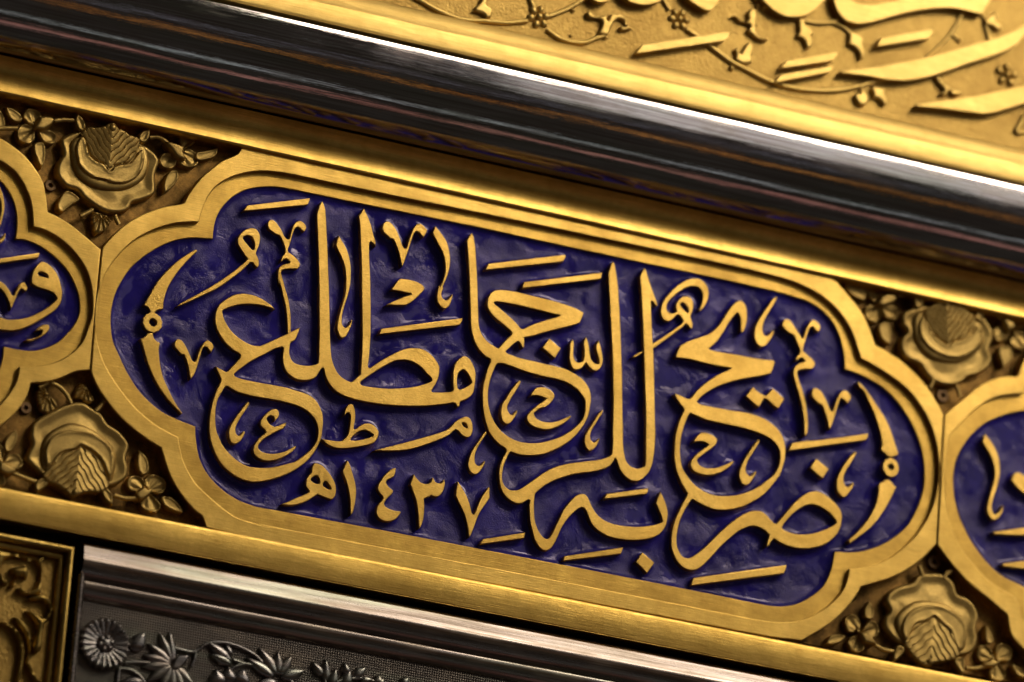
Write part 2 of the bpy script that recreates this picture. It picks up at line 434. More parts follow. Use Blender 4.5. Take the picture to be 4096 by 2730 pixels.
C_STEP = ('796,888* 806,848 828,796 867,744 936,705 1024,686 1100,688 1200,705 1300,726* 1555,780 1900,849 2400,952 2708,1017 2900,1058* 3000,1080 3147,1118 '
          '3220,1146 3284,1182 3340,1229 3386,1287 3416,1348 3434,1404 3445,1434* 3498,1463 3567,1507 3636,1563 3682,1622 3720,1690 '
          '3746,1775 3756,1860 3752,1930 3728,2034 3682,2118 3621,2186 3535,2245 3459,2268 3398,2276* 3381,2344 3346,2394 3286,2443 3202,2481 3118,2489 3040,2480 2900,2453* '
          '2048,2287 1100,2108* 1024,2094 950,2071 915,2050 836,1985 780,1928 740,1858 721,1793 714,1749* 627,1701 544,1632 470,1540 418,1453 '
          '390,1366 385,1275 394,1184 418,1105 470,1027 544,957 627,915 706,893')
C_OUT = ('407,999* 418,979 462,931 514,888 579,853 653,827 714,817 736,811* 753,779 780,740 814,700 836,683 884,645 950,614 966,592* '
         '1024,598* 2048,816 3301,1082* 3354,1134 3407,1195 3453,1256 3484,1325 3503,1380* 3546,1404 3610,1446 3697,1531 3743,1600 3776,1657* '
         '3747,2177* 3697,2230 3636,2276 3560,2314 3446,2348* 3427,2382 3392,2428 3339,2481 3278,2523 3209,2564* '
         '3072,2548* 2048,2353 1024,2158 826,2112* 806,2064 784,2048 732,1989 688,1919 658,1841 645,1793* 601,1767 536,1719 470,1658 418,1592 383,1536 363,1488* 372,1366*')
L_BLUE = ('-200,690 -110,676 -50,690 0,722 26,753 52,801 66,857 67,910 61,958* 104,962 157,984 218,1027 270,1084 305,1153 318,1206 316,1258 292,1306 261,1341 235,1366 '
          '183,1392 131,1403 65,1397 15,1386* 9,1436 -8,1490 -50,1550 -120,1595 -200,1600 -900,1470* -900,540*')
L_STEP = ('-200,608 -100,610 -20,632 57,683 87,722 113,775 128,831 133,907* 183,922 244,957 300,1010 344,1075 364,1140 371,1206 369,1258 355,1306 331,1366 300,1401 261,1431 209,1453 148,1465 78,1467* '
          '72,1505 52,1553 17,1601 -30,1645 -110,1672 -220,1665 -980,1520* -980,450*')
L_OUT = ('-260,480 -120,495 0,551 52,584 104,627 148,683 174,731 187,796 192,848* 231,866 287,901 340,944 405,999* 370,1366* 361,1482* 305,1488 244,1514 187,1529 124,1534* 113,1575 87,1623 44,1671 -20,1718 -260,1800 -1050,1640* -1050,330*')
R_BLUE = ('5000,1900* 5000,2650* 4300,2470 4160,2390 4096,2348 4002,2299 3937,2235 3873,2141 3831,2042 3815,1943 3823,1852 3865,1768 3934,1699 4018,1661 4096,1644 4160,1640* 4170,1560 4230,1490 4320,1460 5000,1580*')
R_STEP = ('5080,1500* 5080,2760* 4300,2590 4180,2550 4120,2500 4092,2480 4075,2413* 4060,2388 3964,2329 3900,2262 3842,2187 3800,2088 3783,1996 3779,1905 3786,1813 3806,1737 3842,1698 3911,1630 3987,1588 4096,1573* 4110,1500 4170,1420 4260,1390')
R_OUT = ('5150,1430* 5150,2870* 4400,2700 4200,2660 4120,2620 4060,2560 4044,2535 4029,2459* 3957,2398 3873,2329 3804,2253 3749,2180* 3778,1657* 3857,1592 3926,1538 4002,1508 4071,1505* 4090,1450 4130,1380 4200,1330 4300,1290')

def cartouche(label, blue, step, out):
    Po = inset(poly(out, n=0), 1.3); Ps = poly(step, n=0); Pb = poly(blue, n=NRIM)
    c = Po.mean(0)
    t = thing('inscription_panel', (c[0], Po[:, 1].min(), NBACK), label, 'panel', 'enamelled name panels along the band')
    plate('outer_band', [Po, Ps], NBACK, 0, 'rail', t, 4.0, 3)
    plate('inner_rim', [inset(Po, 9), Pb], NBACK + 2, NRIM, 'rim', t, 3.5)
    return t, Pb
def gauss(a, s):
    f = np.fft.rfft2(np.pad(a, 64, mode='edge')); ky = np.fft.fftfreq(a.shape[0] + 128)[:, None]; kx = np.fft.rfftfreq(a.shape[1] + 128)[None]
    return np.fft.irfft2(f * np.exp(-2 * (math.pi * s) ** 2 * (kx ** 2 + ky ** 2)), s=(a.shape[0] + 128, a.shape[1] + 128))[64:-64, 64:-64]
def enamel_sheet(t, Pb, letters, step=7.0, clip=None):
    lo = Pb.min(0) - 40; hi = Pb.max(0) + 40
    if clip: lo = np.maximum(lo, clip[0]); hi = np.minimum(hi, clip[1])
    xs = np.arange(lo[0], hi[0], step); ys = np.arange(lo[1], hi[1], step)
    gx, gy = np.meshgrid(xs, ys); Q = np.stack([gx.ravel(), gy.ravel()], 1)
    def ras(P):
        mk = np.zeros(len(ys) * len(xs), bool).reshape(len(ys), len(xs)); a = P; b = np.roll(P, -1, 0)
        for j, y in enumerate(ys):
            c = (a[:, 1] > y) != (b[:, 1] > y)
            if not c.any(): continue
            xc = np.sort(a[c, 0] + (y - a[c, 1]) / (b[c, 1] - a[c, 1]) * (b[c, 0] - a[c, 0]))
            for k in range(0, len(xc) - 1, 2): mk[j, (xs >= xc[k]) & (xs < xc[k + 1])] = True
        return mk
    ins = ras(Pb); solid = ~ins
    for L in letters:
        mk = np.zeros_like(ins)
        for P in L: mk ^= ras(P)
        solid |= mk
    s1 = gauss(solid.astype(float), 8 / step); s2 = gauss(solid.astype(float), 24 / step)
    hgt = 17 * s1 + 10 * s2
    sh = solid.shape
    hgt += gauss(rng.normal(size=sh), 22 / step) * 22 * (22 / step) * 0.20
    hgt += gauss(rng.normal(size=sh), 10 / step) * 7 * (10 / step) * 0.15
    near = gauss(ins.astype(float), 1.5) > 0.02
    idx = -np.ones(sh, int); keep = near; idx[keep] = np.arange(keep.sum())
    wallside = gauss((~ins).astype(float), 2.0) > 0.02
    hgt = np.where(wallside, np.minimum(hgt, NRIM - 4 - NEN + 8), hgt)
    V = np.stack([gx[keep], gy[keep], NEN + hgt[keep] - 8], 1)
    a = idx[:-1, :-1]; b = idx[:-1, 1:]; c = idx[1:, 1:]; d = idx[1:, :-1]
    ok = (a >= 0) & (b >= 0) & (c >= 0) & (d >= 0)
    Fc = np.stack([a[ok], b[ok], c[ok], d[ok]], 1)
    return mesh('enamel_ground', V, Fc, 'enamel', t, 180)

panel, PB = cartouche('long navy enamel panel with complete gold calligraphy and the date ١٤٣٧ in a stepped border', C_BLUE, C_STEP, C_OUT)
LET = []
def letter(name, outer, holes=(), top=NLET, parent=None, store=None, bevel=3.2):
    parent = parent or panel
    Ps = [poly(outer, n=top)] + [poly(h, n=top) for h in holes]
    (LET if store is None else store).append(Ps)
    return plate(name, Ps, NBACK + 8, top, 'gold', parent, bevel)

letter('blade', 'a:1190,147* 1218,175* 1100,290 960,440 850,590 770,720 715,860 690,960 680,1085* 610,1100 560,1125 548,1165* 470,1165* 470,1110 440,1060 372,1025* 440,910 520,760 620,610 760,460 900,330 1050,225')
letter('blade', 'b:440,130* 515,130* 535,210 580,255 632,285* 612,380 618,500 640,660 680,830 740,960 820,1130 900,1270 985,1388* 965,1395* 850,1280 720,1130 590,940 500,760 430,580 385,430 350,300 318,215* 380,195')
def ring(c, rx, ry, hc, hr, scallop):
    P = circle(c, rx, 72, ry, 0, scallop, 0.05 if scallop else 0); Hh = circle(hc, hr, 32)
    LET.append([P, Hh]); return plate('ring', [P, Hh], NBACK + 8, NLET + 3, 'gold', panel, 2.4)
ring(dot('508,1300', 'a', NLET), 39, 39, dot('515,1297', 'a', NLET), 16, 12)
ring(dot('1813,1220', 'w', NLET), 37, 40, dot('1815,1210', 'w', NLET), 13, 0)
letter('letter', 'c:750,1085* 700,1020 640,930 600,860 588,790 610,720 660,660 740,610 820,597 880,615 925,670 945,750 940,820 920,900 885,975 882,1005 900,1045 925,1110 928,1160 920,1200 905,1220* 890,1215 850,1170 830,1140 800,1135 780,1145* 720,1210 620,1300 460,1420 250,1560 a:1350,850 1200,920 1050,990 940,1032 905,1037* 900,1030* 960,985 1150,885 1330,785 1560,645 1750,515 1900,395',
       ['c:672,748* 700,725 760,716 810,735 845,790 858,870 850,930 825,942 790,910 730,840 690,790'])
letter('letter', 'c:1060,540 1070,500 1100,470 1140,470 1185,500 1240,570 1285,640 1320,720 1355,765 1385,775* 1400,760 1420,690 1445,600 1480,530 1530,490 1570,485 1620,510 1655,550 1670,590* 1660,625 1635,662* 1610,640 1570,600 1535,585 1500,600 1470,660 1440,760 1410,860 1385,930 1385,970 1430,1005 1500,1060 1550,1120 1572,1165 1560,1210 1525,1245* 1420,1240 1330,1250 1290,1265 1275,1290 1290,1370 1320,1470 1345,1568 d:1385,290 1410,440 1425,560 1428,690 1425,860* 1375,880* 1370,760 1365,640 1345,450 1310,290 1270,120 1240,10 c:1250,1500 1225,1370 1222,1280 1245,1215 1290,1180 1340,1160 1395,1155* 1410,1130 1395,1105 1355,1085 1320,1090 1290,1120 1270,1130* 1268,1100 1290,1040 1325,1000 1335,980 1325,900 1300,820 1270,750 1240,712 1190,695 1130,650 1075,600', top=NLET - 6)
letter('vowel_mark', 'c:740,240* 1725,130* 1722,160 1690,238* 680,335*')
letter('letter',
 'd:1180,465* 1130,410 1010,320 870,250 740,220 640,215 520,240 400,310 310,380 255,480 235,580 240,680 270,780 330,890 410,1000 500,1080 590,1140 630,1165 638,1195 620,1230* 560,1300 470,1390 440,1430 410,1440 340,1405 245,1355* '
 'e:270,90 330,215 330,250 300,320 250,420 210,540 170,700 150,830 142,960 150,1090 170,1200 210,1320 270,1450 S:889,1860 915,1885 950,1910 f:0,655 120,658 260,640 420,600 600,530 760,440 900,330 1010,200 1070,90 '
 'e:1910,1130 1920,1040 1932,900 1925,780 1895,690 1850,600 1770,510 1660,450 1500,400 1330,350 1150,315 950,280 750,240 640,215 560,185 535,160* 550,135 600,90 720,0 '
 'd:800,1280 900,1225 1050,1150 1180,1080 1290,1052* 1310,1070 1308,1100 1298,1160 1295,1230 1310,1340 1350,1430 1430,1510 e:1500,220 1600,243 1690,243 1780,220 1830,180 1880,100 1910,55 1930,50* 1945,65 1960,150 1990,230 2040,310 2120,400 2230,470 '
 'i:392,558 500,590 700,630 900,660 1150,680 1350,688 1600,685 1800,665 1950,645 2020,635 2050,650 2070,690 2100,700* 2115,680 2118,630 2150,605 2200,590 2280,540 2330,470 '
 'l:400,1100 405,1000 380,900 330,800 270,740 210,725 150,760 90,830 55,930 45,1050 50,1200 55,1250* i:2010,440* 1990,455 1850,468 1700,470* 1672,455 1690,420 1760,300 1790,200 1800,100 1790,50 '
 'h:1760,1290 1720,1230 1640,1150 1540,1090 1440,1070 1330,1068 1200,1100 1050,1170 900,1250 780,1330 700,1380 680,1370* 678,1340 690,1250 705,1100 718,900 720,700 722,500 720,300 715,0 '
 'g:705,1150 697,950 698,780 705,745 725,735* 750,755 800,810* 795,740 770,650 730,500 690,380 650,290 610,205* 580,255 530,330* 545,450 555,700 568,1000 575,1300 '
 'h:575,200 580,500 583,800 582,1000 575,1200 560,1440 560,1480* 520,1510 i:470,265 420,305 390,305* 320,270 250,220 190,150 150,70 125,0 h:110,1240 95,1100 85,900 80,700 75,450 65,100 '
 'g:55,1200 45,900 30,600 10,250 c:1945,230 1925,190 1910,178* 1895,200 1870,260 1840,350 1832,420 1838,560 1848,800 1855,1000 1862,1250 1866,1568 '
 'd:1868,500 1870,800 1865,1050 1860,1250 1850,1305 1800,1330 1700,1345 1580,1335 1480,1300 1430,1240 1405,1150 1410,1060 1425,985 1450,970 1495,945* 1530,870 1575,745* 1540,755 1400,830 1200,920 1050,990 945,1035* 850,1030 760,1000 640,930 520,830 430,710 380,610 355,520 352,490* 380,465 480,425 620,390 800,382 950,400 1080,430 1165,465*',
 ['e:440,335* 480,365 600,430 780,480 950,515 1150,545 1350,590 1520,640 1660,710 1760,800 1820,890 1850,1000 1850,1080 1830,1180 1780,1270 1700,1360 1600,1440 1480,1520 f:600,370 400,420 250,440 100,435 0,420 e:690,1565 600,1510 470,1400 370,1280 310,1160 265,1050 245,900 245,750 265,600 300,500 350,420 400,345',
  'i:555,330* 570,300 650,240 800,140 950,50 h:1100,1270 1200,1257 1300,1262 1420,1310 1530,1390 i:1600,180 1650,220 1680,275* 1670,295 1600,325 1450,370 1300,395 1100,410 950,408 800,395 650,375 570,355',
  'l:120,1200* 115,1100 130,1010 165,960 210,938 255,965 300,1030 335,1110 342,1140* 300,1180 220,1225 150,1248 125,1230'])
letter('letter', 'e:765,580* 772,600 760,650 700,740 620,860 575,950 560,1010 565,1070 590,1105 615,1112 640,1090 680,1040 705,1045* 710,1060 690,1110 650,1180 600,1225 550,1243 505,1225 465,1160 450,1080 460,1000 490,930 560,820 640,710 710,620 745,582')
letter('letter', 'e:1185,692 1220,710 1240,755 1240,800 1215,845 1175,885* 1165,870 1160,820 1125,795 1080,810 1050,845 1065,890 1110,940 1165,970* 1220,955 1290,925 1355,905* 1350,940 1310,1000* 1230,1035 1120,1090 1010,1160 940,1230 915,1275 920,1310 960,1355 1040,1385 1130,1392 1250,1380 1370,1340 1470,1280 1510,1272* 1505,1300 1440,1370 1340,1430 1230,1480 1100,1507 1000,1500 920,1465 860,1410 832,1340 850,1260 900,1180 970,1110 1030,1060 1030,1030 1000,1000 960,960 945,910 960,860 1010,790 1080,725 1140,695')
letter('letter', 'i:300,830* 305,790 330,710 370,660 405,650 440,670 470,740 480,830 472,930 455,1020 455,1050* 480,1045 540,1000 610,962 680,955 750,975 810,1030 843,1090 838,1160 800,1230 750,1270 650,1300 500,1330 350,1347 200,1347 100,1320 30,1280 e:1950,1200 1905,1160* 2000,1175 2100,1190 2200,1195 i:270,1225 330,1170 360,1130 380,1050 395,950 402,880 395,820 375,792 345,795 315,835*',
       ['i:400,1222* 415,1190 480,1120 560,1075 630,1065 700,1090 755,1130* 760,1145 720,1170 600,1205 480,1225'], top=NLET - 3)
letter('letter', 'i:765,1380* 900,1345 1100,1295 1350,1230 1600,1160 1800,1100 1920,1050 1990,990 2040,930 2100,892 2170,858 2220,850 2270,875 2305,935 2320,1020 2318,1090 2290,1150 2245,1178 2200,1170 2140,1130 2090,1075 2050,1050* 2020,1075 1960,1130 1850,1190 1700,1250 1500,1320 1300,1370 1100,1388 950,1388',
       ['i:2150,960 2170,945 2205,955 2230,1000 2235,1025 2210,1030 2170,1000'])
letter('letter', 'f:1005,365* 1060,368 1130,400 1220,490 1290,590 1335,680 1353,760 1345,850 1320,910 1290,935 1260,932 1180,905 1100,870 1062,855* 1020,880 940,935 840,985 740,1015 640,1028 550,1020 495,1005* 560,985 700,920 850,860 930,820* 930,800 905,765 880,720 877,670 890,610 930,545 965,510 970,440 990,395',
       ['f:955,630 975,595 1035,562 1065,570 1090,620 1095,660 1088,692* 1040,690 990,665', 'f:1145,705 1160,665 1190,645 1225,680 1260,740 1273,770* 1245,780 1190,755 1150,725'])
letter('vowel_mark', 'b:850,310 860,265 890,228 930,225 980,255 1030,330 1070,410 1105,490 1135,560 1165,582* 1190,565 1215,480 1245,390 1290,310 1340,255 1380,242 1420,265 1460,310 1475,350* 1455,395 1430,440* 1390,390 1360,350 1325,345 1300,375 1275,450 1240,570 1200,700 1155,800 1115,852* 1095,800 1080,700 1055,600 1020,500 1000,465 965,465 910,400 865,355')
letter('numeral', 'f:1525,318* 1550,350 1590,450 1620,560 1655,680 1668,800 1660,920 1640,1050 1610,1150 1578,1190* 1572,1100 1568,950 1550,820 1525,700 1490,600 1450,490* 1480,420 1500,370')
letter('numeral', 'j:720,362* 718,420 705,470 688,505* 640,525 590,550 572,580 585,625 620,670 665,705* 678,720 660,770 600,830 555,885 540,920 550,960 590,990 650,1015 720,1035 790,1045 803,1055* 770,1110 720,1165 650,1195 570,1198 490,1175 440,1130 415,1070 420,1000 440,940 490,880 520,840 515,810 470,760 440,710 435,660 450,610 490,550 540,480 610,410 670,370')
letter('numeral', 'j:1002,458* 1030,500 1080,560 1120,595 1180,612 1240,605 1270,575 1290,515 1302,508* 1315,530 1340,580 1380,600 1420,600 1450,580 1465,545 1480,545* 1493,590 1485,660 1460,730 1420,790 1370,815 1320,810 1275,792 1245,815 1200,830 1165,845* 1165,880 1170,980 1165,1080 1150,1180 1120,1270 1085,1318* 1075,1250 1068,1100 1050,950 1020,820 990,740 945,620* 960,570 985,500')
letter('numeral', 'j:1688,572* 1720,610 1770,690 1830,800 1870,900 1895,990 1915,1075 1935,1092* 1955,1070 1990,980 2060,820 2110,745 2178,655* 2190,680 2192,800 2190,840* 2130,930 2060,1030 2000,1150 1960,1260 1910,1390 1875,1455* 1860,1420 1850,1320 1820,1180 1780,1060 1720,930 1655,800* 1660,760 1675,650')
letter('letter', 'm:560,570* 580,610* 530,680 460,790 415,880 392,960 390,1020 400,1070 430,1105 460,1112 490,1095 540,1035 552,1040* 553,1060 530,1120 480,1195 430,1240 390,1250 340,1225 300,1170 282,1100 290,1020 320,930 370,830 450,720 520,610', top=NLET - 3)
letter('vowel_mark', 'g:900,520 905,480 930,430 970,415 1020,430 1080,490 1130,560 1170,660 1200,750 1230,825 1255,842* 1280,830 1300,760 1330,660 1370,560 1410,490 1450,455 1490,448 1530,470 1580,520 1608,552* 1590,600 1550,668* 1520,640 1480,590 1450,575 1415,585 1390,630 1360,720 1320,840 1280,960 1240,1070 1215,1130* 1195,1080 1170,950 1140,850 1100,750 1070,690 1035,685 980,640 920,580')
letter('letter', 'g:215,635* 250,690 310,790 360,900 390,1020 405,1130 408,1250 400,1400 h:385,150 350,290 310,410 280,520 268,600 268,680 290,730 320,752 350,735 390,680 420,622* 428,640 420,700 390,780 350,860 310,905 280,914 245,895 210,840 192,770 195,690 210,600 240,480 280,350 315,220 325,100 g:328,1300 320,1200 295,1080 260,980 215,890 170,790* 185,720')
letter('letter', 'g:1735,487* 1790,560 1860,650 1910,740 1945,850 1965,980 1965,1080 1950,1180 1900,1330 1850,1450 h:1860,120 1835,190 1830,250 1850,290 1890,320 1920,315 1960,270 1990,225* 2003,240 1995,300 1960,390 1920,440 1885,455 1840,440 1790,390 1760,320 1755,240 1770,160 1800,80 g:1800,1450 1850,1340 1880,1220 1885,1100 1870,980 1835,880 1780,780 1730,680 1685,595*')
letter('letter', 'h:1180,-20 1240,-15 1340,0 1440,30 1530,80 1565,125* 1555,160 1500,220 1420,300 1340,360 1270,398* 1120,398 960,392* 1000,370 1130,310 1280,250 1355,232* 1355,215 1300,205 1180,180 1040,155* 1090,80 1140,10')
letter('vowel_mark', 'h:885,762* 2162,600* 2150,650 2112,710* 848,855*')
letter('letter',
 'k:345,122* 365,165 385,250 400,350 410,500 425,750 435,950 440,1150 448,1400 l:458,250 475,320 500,380 540,440 600,505 680,560 740,600* 765,600 790,570 880,470 970,385* 975,360 940,320 850,240 740,150 650,60 '
 'k:600,1320 585,1240 590,1180 615,1110 660,1050 730,1022 830,1020 1000,1040 1200,1090 1500,1160 1750,1230 1950,1300 2100,1375* 2080,1440 2035,1540* l:1900,250 1700,300 1500,350 1300,410 1165,435* 1168,480 1165,560 1155,602* 1140,590 1110,540 1085,500 1060,492* 1020,520 940,590 875,650* 890,675 970,710 1100,755 1300,800 1500,850 1700,895 1850,945 1980,1015 2080,1090 2160,1190 2205,1300 2215,1420 '
 'm:2205,150 2180,300 2120,440 2040,560 1930,680 1800,780 1650,860 1500,920 1350,948 1200,950 1080,935 990,905 945,893* 915,950 880,1030 845,1120 825,1220 820,1300 835,1380 870,1440 930,1485 1000,1498 1080,1485 1170,1430 1300,1340 1440,1240 1580,1160 1720,1110 1900,1070 2100,1045 2352,1015 '
 'q:650,525 740,490 770,465* 780,400 790,250 p:590,1400 595,1200 600,1000 600,800 595,500 590,250 580,0 o:560,1050 548,800 535,550 525,350 525,280* 545,220 575,130 598,102* 620,140 640,230 660,360 680,520 690,700 705,900 715,1150 725,1400 '
 'p:735,250 742,500 745,800 750,1100 758,1400 q:952,200 958,350 975,470 1000,560 1050,630 1110,670 1170,685 1240,672 1290,645 1300,630* 1303,500 1305,250 p:1110,1300 1108,1000 1100,700 1090,400 1080,100 '
 'o:1065,1100 1050,800 1040,600 1025,400 1018,330* 1050,270 1090,205* 1110,230 1140,320 1180,450 1230,590 1270,700 1298,790* 1285,805 1250,770 1215,722* 1195,740 1195,800 1200,950 1210,1150 1220,1350 p:1235,150 1242,400 1248,700 1255,1000 1262,1300 '
 'q:1460,150 1450,350 1430,520 1400,650 1360,740 1300,810 1240,860 1180,882 1100,880 1020,840 950,770 900,700 870,610 845,545 830,522* 815,545 790,590 740,645 650,690 500,730 350,750 150,780 0,825 m:1600,1360 1480,1430 n:1145,290* '
 '1135,340 1128,450 1128,600 1140,720 1170,820 1220,920 1270,980 1310,1003 1350,995 1400,930 1460,800 1530,660 1580,550 1640,470 1730,370 1800,315 1860,298 1920,305 1970,360 2010,450 2060,550 2130,640 2220,710 r:784,373 900,400 1000,412 1150,422 1300,412 1450,390 1550,355 1570,335* 1545,240 1500,130 '
 'q:1465,1225* 1490,1150 1535,1045* 1570,1110 1610,1200 1640,1300 1655,1400 r:1640,340 1620,410 1570,490 1500,555 1400,600 1250,625 1100,635 950,622 800,595 680,555 560,480 470,390 420,300 390,210 350,140 310,118* 270,130 200,180 100,280 0,420 '
 'n:1500,960 1450,1070 1400,1140 1350,1180 1300,1188 1240,1165 1180,1100 1130,1010 1095,890 1065,760 1050,620 1045,500 1055,400* 1035,392 1000,410 950,440 890,455 830,445 750,400 680,340 620,250 590,160 m:771,1314 768,1200 790,1080 830,980 880,890 885,860* 860,830 780,780 690,690 620,590 570,460 535,330 515,180 '
 'l:510,1300 520,1200 545,1080 590,920 640,800* 635,775 560,730 470,640 400,530 355,410 330,270 320,100 k:318,1300 308,1000 295,700 280,450 265,240* 300,180',
 ['k:690,1225* 710,1208 800,1210 950,1235 1150,1280 1400,1340 1600,1390 1730,1418* 1690,1440 1550,1480 l:1280,235 1160,295* 1130,298 1100,280 1050,220 950,120 k:760,1290 710,1250',
  'l:765,840* 740,850 715,890 680,970 640,1090 610,1220 600,1350 605,1480 m:605,150 640,290 690,410 780,540 880,630 1000,700 1120,740 1250,755 1400,750 1560,715 1700,670 1850,590 1970,500 2070,390 2110,290 2120,190 2115,80 l:2070,1340 2010,1260 1920,1190 1800,1125 1650,1080 1450,1040 1200,970 950,880 830,840'])
letter('dot', 'l:1560,450* 1740,605* 1650,760* 1445,590*')
letter('letter', 'l:1920,460* 1940,490 1945,560 1938,650 1940,730 1960,790 2000,822 2040,825 2080,805 2100,760 2105,700 2105,620 2095,510 2135,420* 2160,480 2180,560 2195,680 2215,770 2250,820 2300,848 2340,840 p:378,280 380,240 360,170 335,80 o:330,1420 370,1335* 395,1400 p:430,150 440,230 430,310 390,380 340,410 290,400 230,350 190,300 170,278* 145,320 100,370 40,390 0,385 l:1920,910 1890,850 1875,750 1880,640 1882,530')
letter('letter', 'l:1095,1105* 1112,1125 1080,1200 1020,1300 950,1410 910,1500 m:902,200 915,260 950,310 975,318 1010,280 1045,240* 1060,255 1040,310 1000,380 950,440 910,460 870,450 820,390 797,310 800,220 830,120 l:870,1400 940,1280 1010,1190 1075,1110')
letter('letter', 'l:1260,1360* 1275,1320 1340,1230 1400,1210 1480,1215 1560,1245 1630,1310 1645,1350* 1620,1410 1570,1470 1480,1530 m:1420,210 1350,260 1320,290 1325,320 1360,370 1430,410 1530,430 1620,425 1730,395 1830,350 1900,322* 1905,335 1850,400 1750,470 1640,520 1520,545 1400,530 1300,490 1230,430 1205,370 1220,310 1280,240 1370,160 1460,100 l:1510,1395* 1460,1370 1380,1345 1310,1345')
letter('letter', 'p:425,1020* 445,1030 430,1080 370,1170 300,1280 255,1370 242,1450 260,1500 300,1530 340,1500 375,1465* q:590,215* 580,240 550,310 500,375 440,405 400,390 360,330 342,250 355,170 395,90 p:300,1190 360,1090', top=NLET - 3)
letter('vowel_mark', 'k:605,603* 1810,468* 1818,490 1780,578* 555,708*')
letter('vowel_mark', 'k:1160,893* o:440,272* 425,310 410,380* k:1130,995*')
letter('letter', 'o:1965,888* 1942,860* 1990,760 2005,660 1995,580 1940,510 1860,490 1760,510 1650,570 1540,660 1460,750 1438,830 1455,885 1500,918 1550,915 1600,890* 1580,830 1590,770 1630,700 1690,655 1750,645 1810,670 1850,730 1858,810 1845,880 1815,960* 1825,1010 1848,1080 1845,1130 1830,1160* 1800,1140 1770,1100 1735,1080* 1700,1120 1600,1200 1450,1310 1300,1420 1160,1510 p:1060,130 980,180 905,205* 898,190* 960,143 1060,90 o:1228,1385 1330,1320 1450,1240 1580,1150 1690,1060 1700,1030* 1680,1000 1630,940 1605,935* 1570,970 1530,1015 1480,1040 1420,1030 1370,980 1345,900 1360,800 1410,690 1500,580 1620,470 1760,390 1870,368 1960,380 2040,440 2085,520 2100,600 2085,700 2040,800',
       ['o:1650,780 1665,755 1700,750 1750,790 1780,860 1775,915* 1740,890 1680,830'], top=NLET - 8)
letter('letter',
 's:1245,830* 1270,815 1310,720 1330,600 1325,480 1300,390 1250,335 1200,325 1140,355 1080,420 1010,520 930,650 830,770 740,840 620,890 450,945 330,1000 280,1030* 240,1110 205,1200* 215,1215 400,1240 650,1300 900,1355 1080,1380* 1060,1400 950,1450 850,1500 '
 't:700,110 600,190 520,270 460,350 430,375* 380,370 300,330 190,292* 200,330 260,430 340,530* 335,570 290,660 245,780 210,920 190,1080 185,1220 195,1380 220,1500 u:250,100 300,210 360,310 395,370* 385,400 330,500 250,660 190,800 155,940 138,1080 140,1220 '
 'r:1730,820 1790,950 1870,1040 1950,1090 2020,1105 2110,1090 2200,1030 u:784,1350 900,1220 1050,1080 1200,960 1320,900 1420,880 1530,905 1620,960 1675,1020* 1665,1060 1640,1140 1635,1210* 1660,1200 1700,1140 1750,1075* 1800,1110 1900,1165 2050,1215 2200,1235 '
 'x:980,1068 1080,1045 1180,1010 1280,940 1360,860 1410,770 1440,650 1445,560 1425,480 1370,400 1280,310 1180,230 1080,185 1000,178 900,205 800,270 700,360 600,470 500,590 415,690* 390,685 340,640 280,570 200,505 120,485 '
 'u:1372,652 1280,690 1150,770 1000,890 850,1030 700,1180 560,1300 450,1370 390,1385 320,1360 270,1290 235,1200 225,1080 240,950 275,810 340,660 420,520 460,470 490,465* 560,510 700,580 820,620 950,632 1100,618 1250,580 1400,510 1550,420 1670,310 1780,170 1850,70 '
 't:1910,1380 1930,1250 1928,1130 1905,1020 1850,900 1750,790 1620,700 1480,640 1300,590 1100,560 900,525 700,485 590,460 545,430* 560,400 640,320 760,240 950,150 1150,90 1400,40 1600,5 s:1700,1470* 1740,1380 1765,1290* 1745,1265 1600,1250 1400,1220 1150,1170 900,1130 760,1100 725,1082* 780,1040 870,950 960,820 1040,680 1120,570 1170,520* 1195,530 1220,600 1230,700 1225,780',
 ['t:440,600* 410,640 370,730 320,880 290,1020 278,1180 290,1340 320,1470 u:400,110 480,210 580,290 700,360 830,400 980,410 1150,395 1320,350 1480,280 1620,180 1740,80 t:1820,1430 1845,1320 1840,1200 1800,1110 1720,1020 1600,950 1450,890 1250,830 1050,785 850,745 650,690 520,635',
  'x:500,745* 520,715 600,610 700,510 800,440 900,395 980,385 1080,410 1200,480 1290,560 1355,640* 1350,680 1250,745 1120,800 980,840 850,855 720,848 600,815 520,775'])
letter('letter', 't:485,1060* 495,1035 560,940 610,905 680,910 780,940 850,1000 862,1035* 840,1090 780,1150 680,1220 590,1290 550,1330 555,1370 590,1420 660,1455 760,1465 870,1450 1000,1400 1100,1350* 1125,1355 1080,1420 970,1500 860,1550 750,1570 640,1565 540,1535 470,1480 440,1410 450,1350 510,1270 600,1190 690,1130 730,1100* 700,1070 620,1045 540,1045')
letter('letter', 't:1505,1012* 1525,1030 1490,1110 1420,1230 1350,1340 1315,1440 1310,1520 u:1330,60 1370,100 1400,85 1450,25* 1475,20 1470,60 1430,130 1380,200 1320,242 1260,220 1215,150 1200,70 t:1215,1480 1260,1370 1340,1230 1430,1100')
letter('dot', 't:1425,190* 1470,240 1540,290 1600,320 1625,325 1650,300 1730,212* 1910,370* 1905,395 1820,530* 1780,505 1700,435 1640,380 1610,365* 1580,395 1515,510* 1440,450 1310,330*')
letter('dot', 'w:650,1080* 845,1240* 750,1395* 550,1225*')
letter('dot', 'r:1255,825* 1445,985* 1330,1155* 1150,970*')
letter('letter', 's:1790,258* 1800,275 1770,350 1690,480 1610,620 1575,740 1575,800 1600,860 1640,880 1680,850 1720,795* 1745,800 1745,840 1700,930 1640,1010 1580,1048 1520,1035 1460,960 1440,860 1450,760 1490,660 1570,530 1660,400 1740,290')
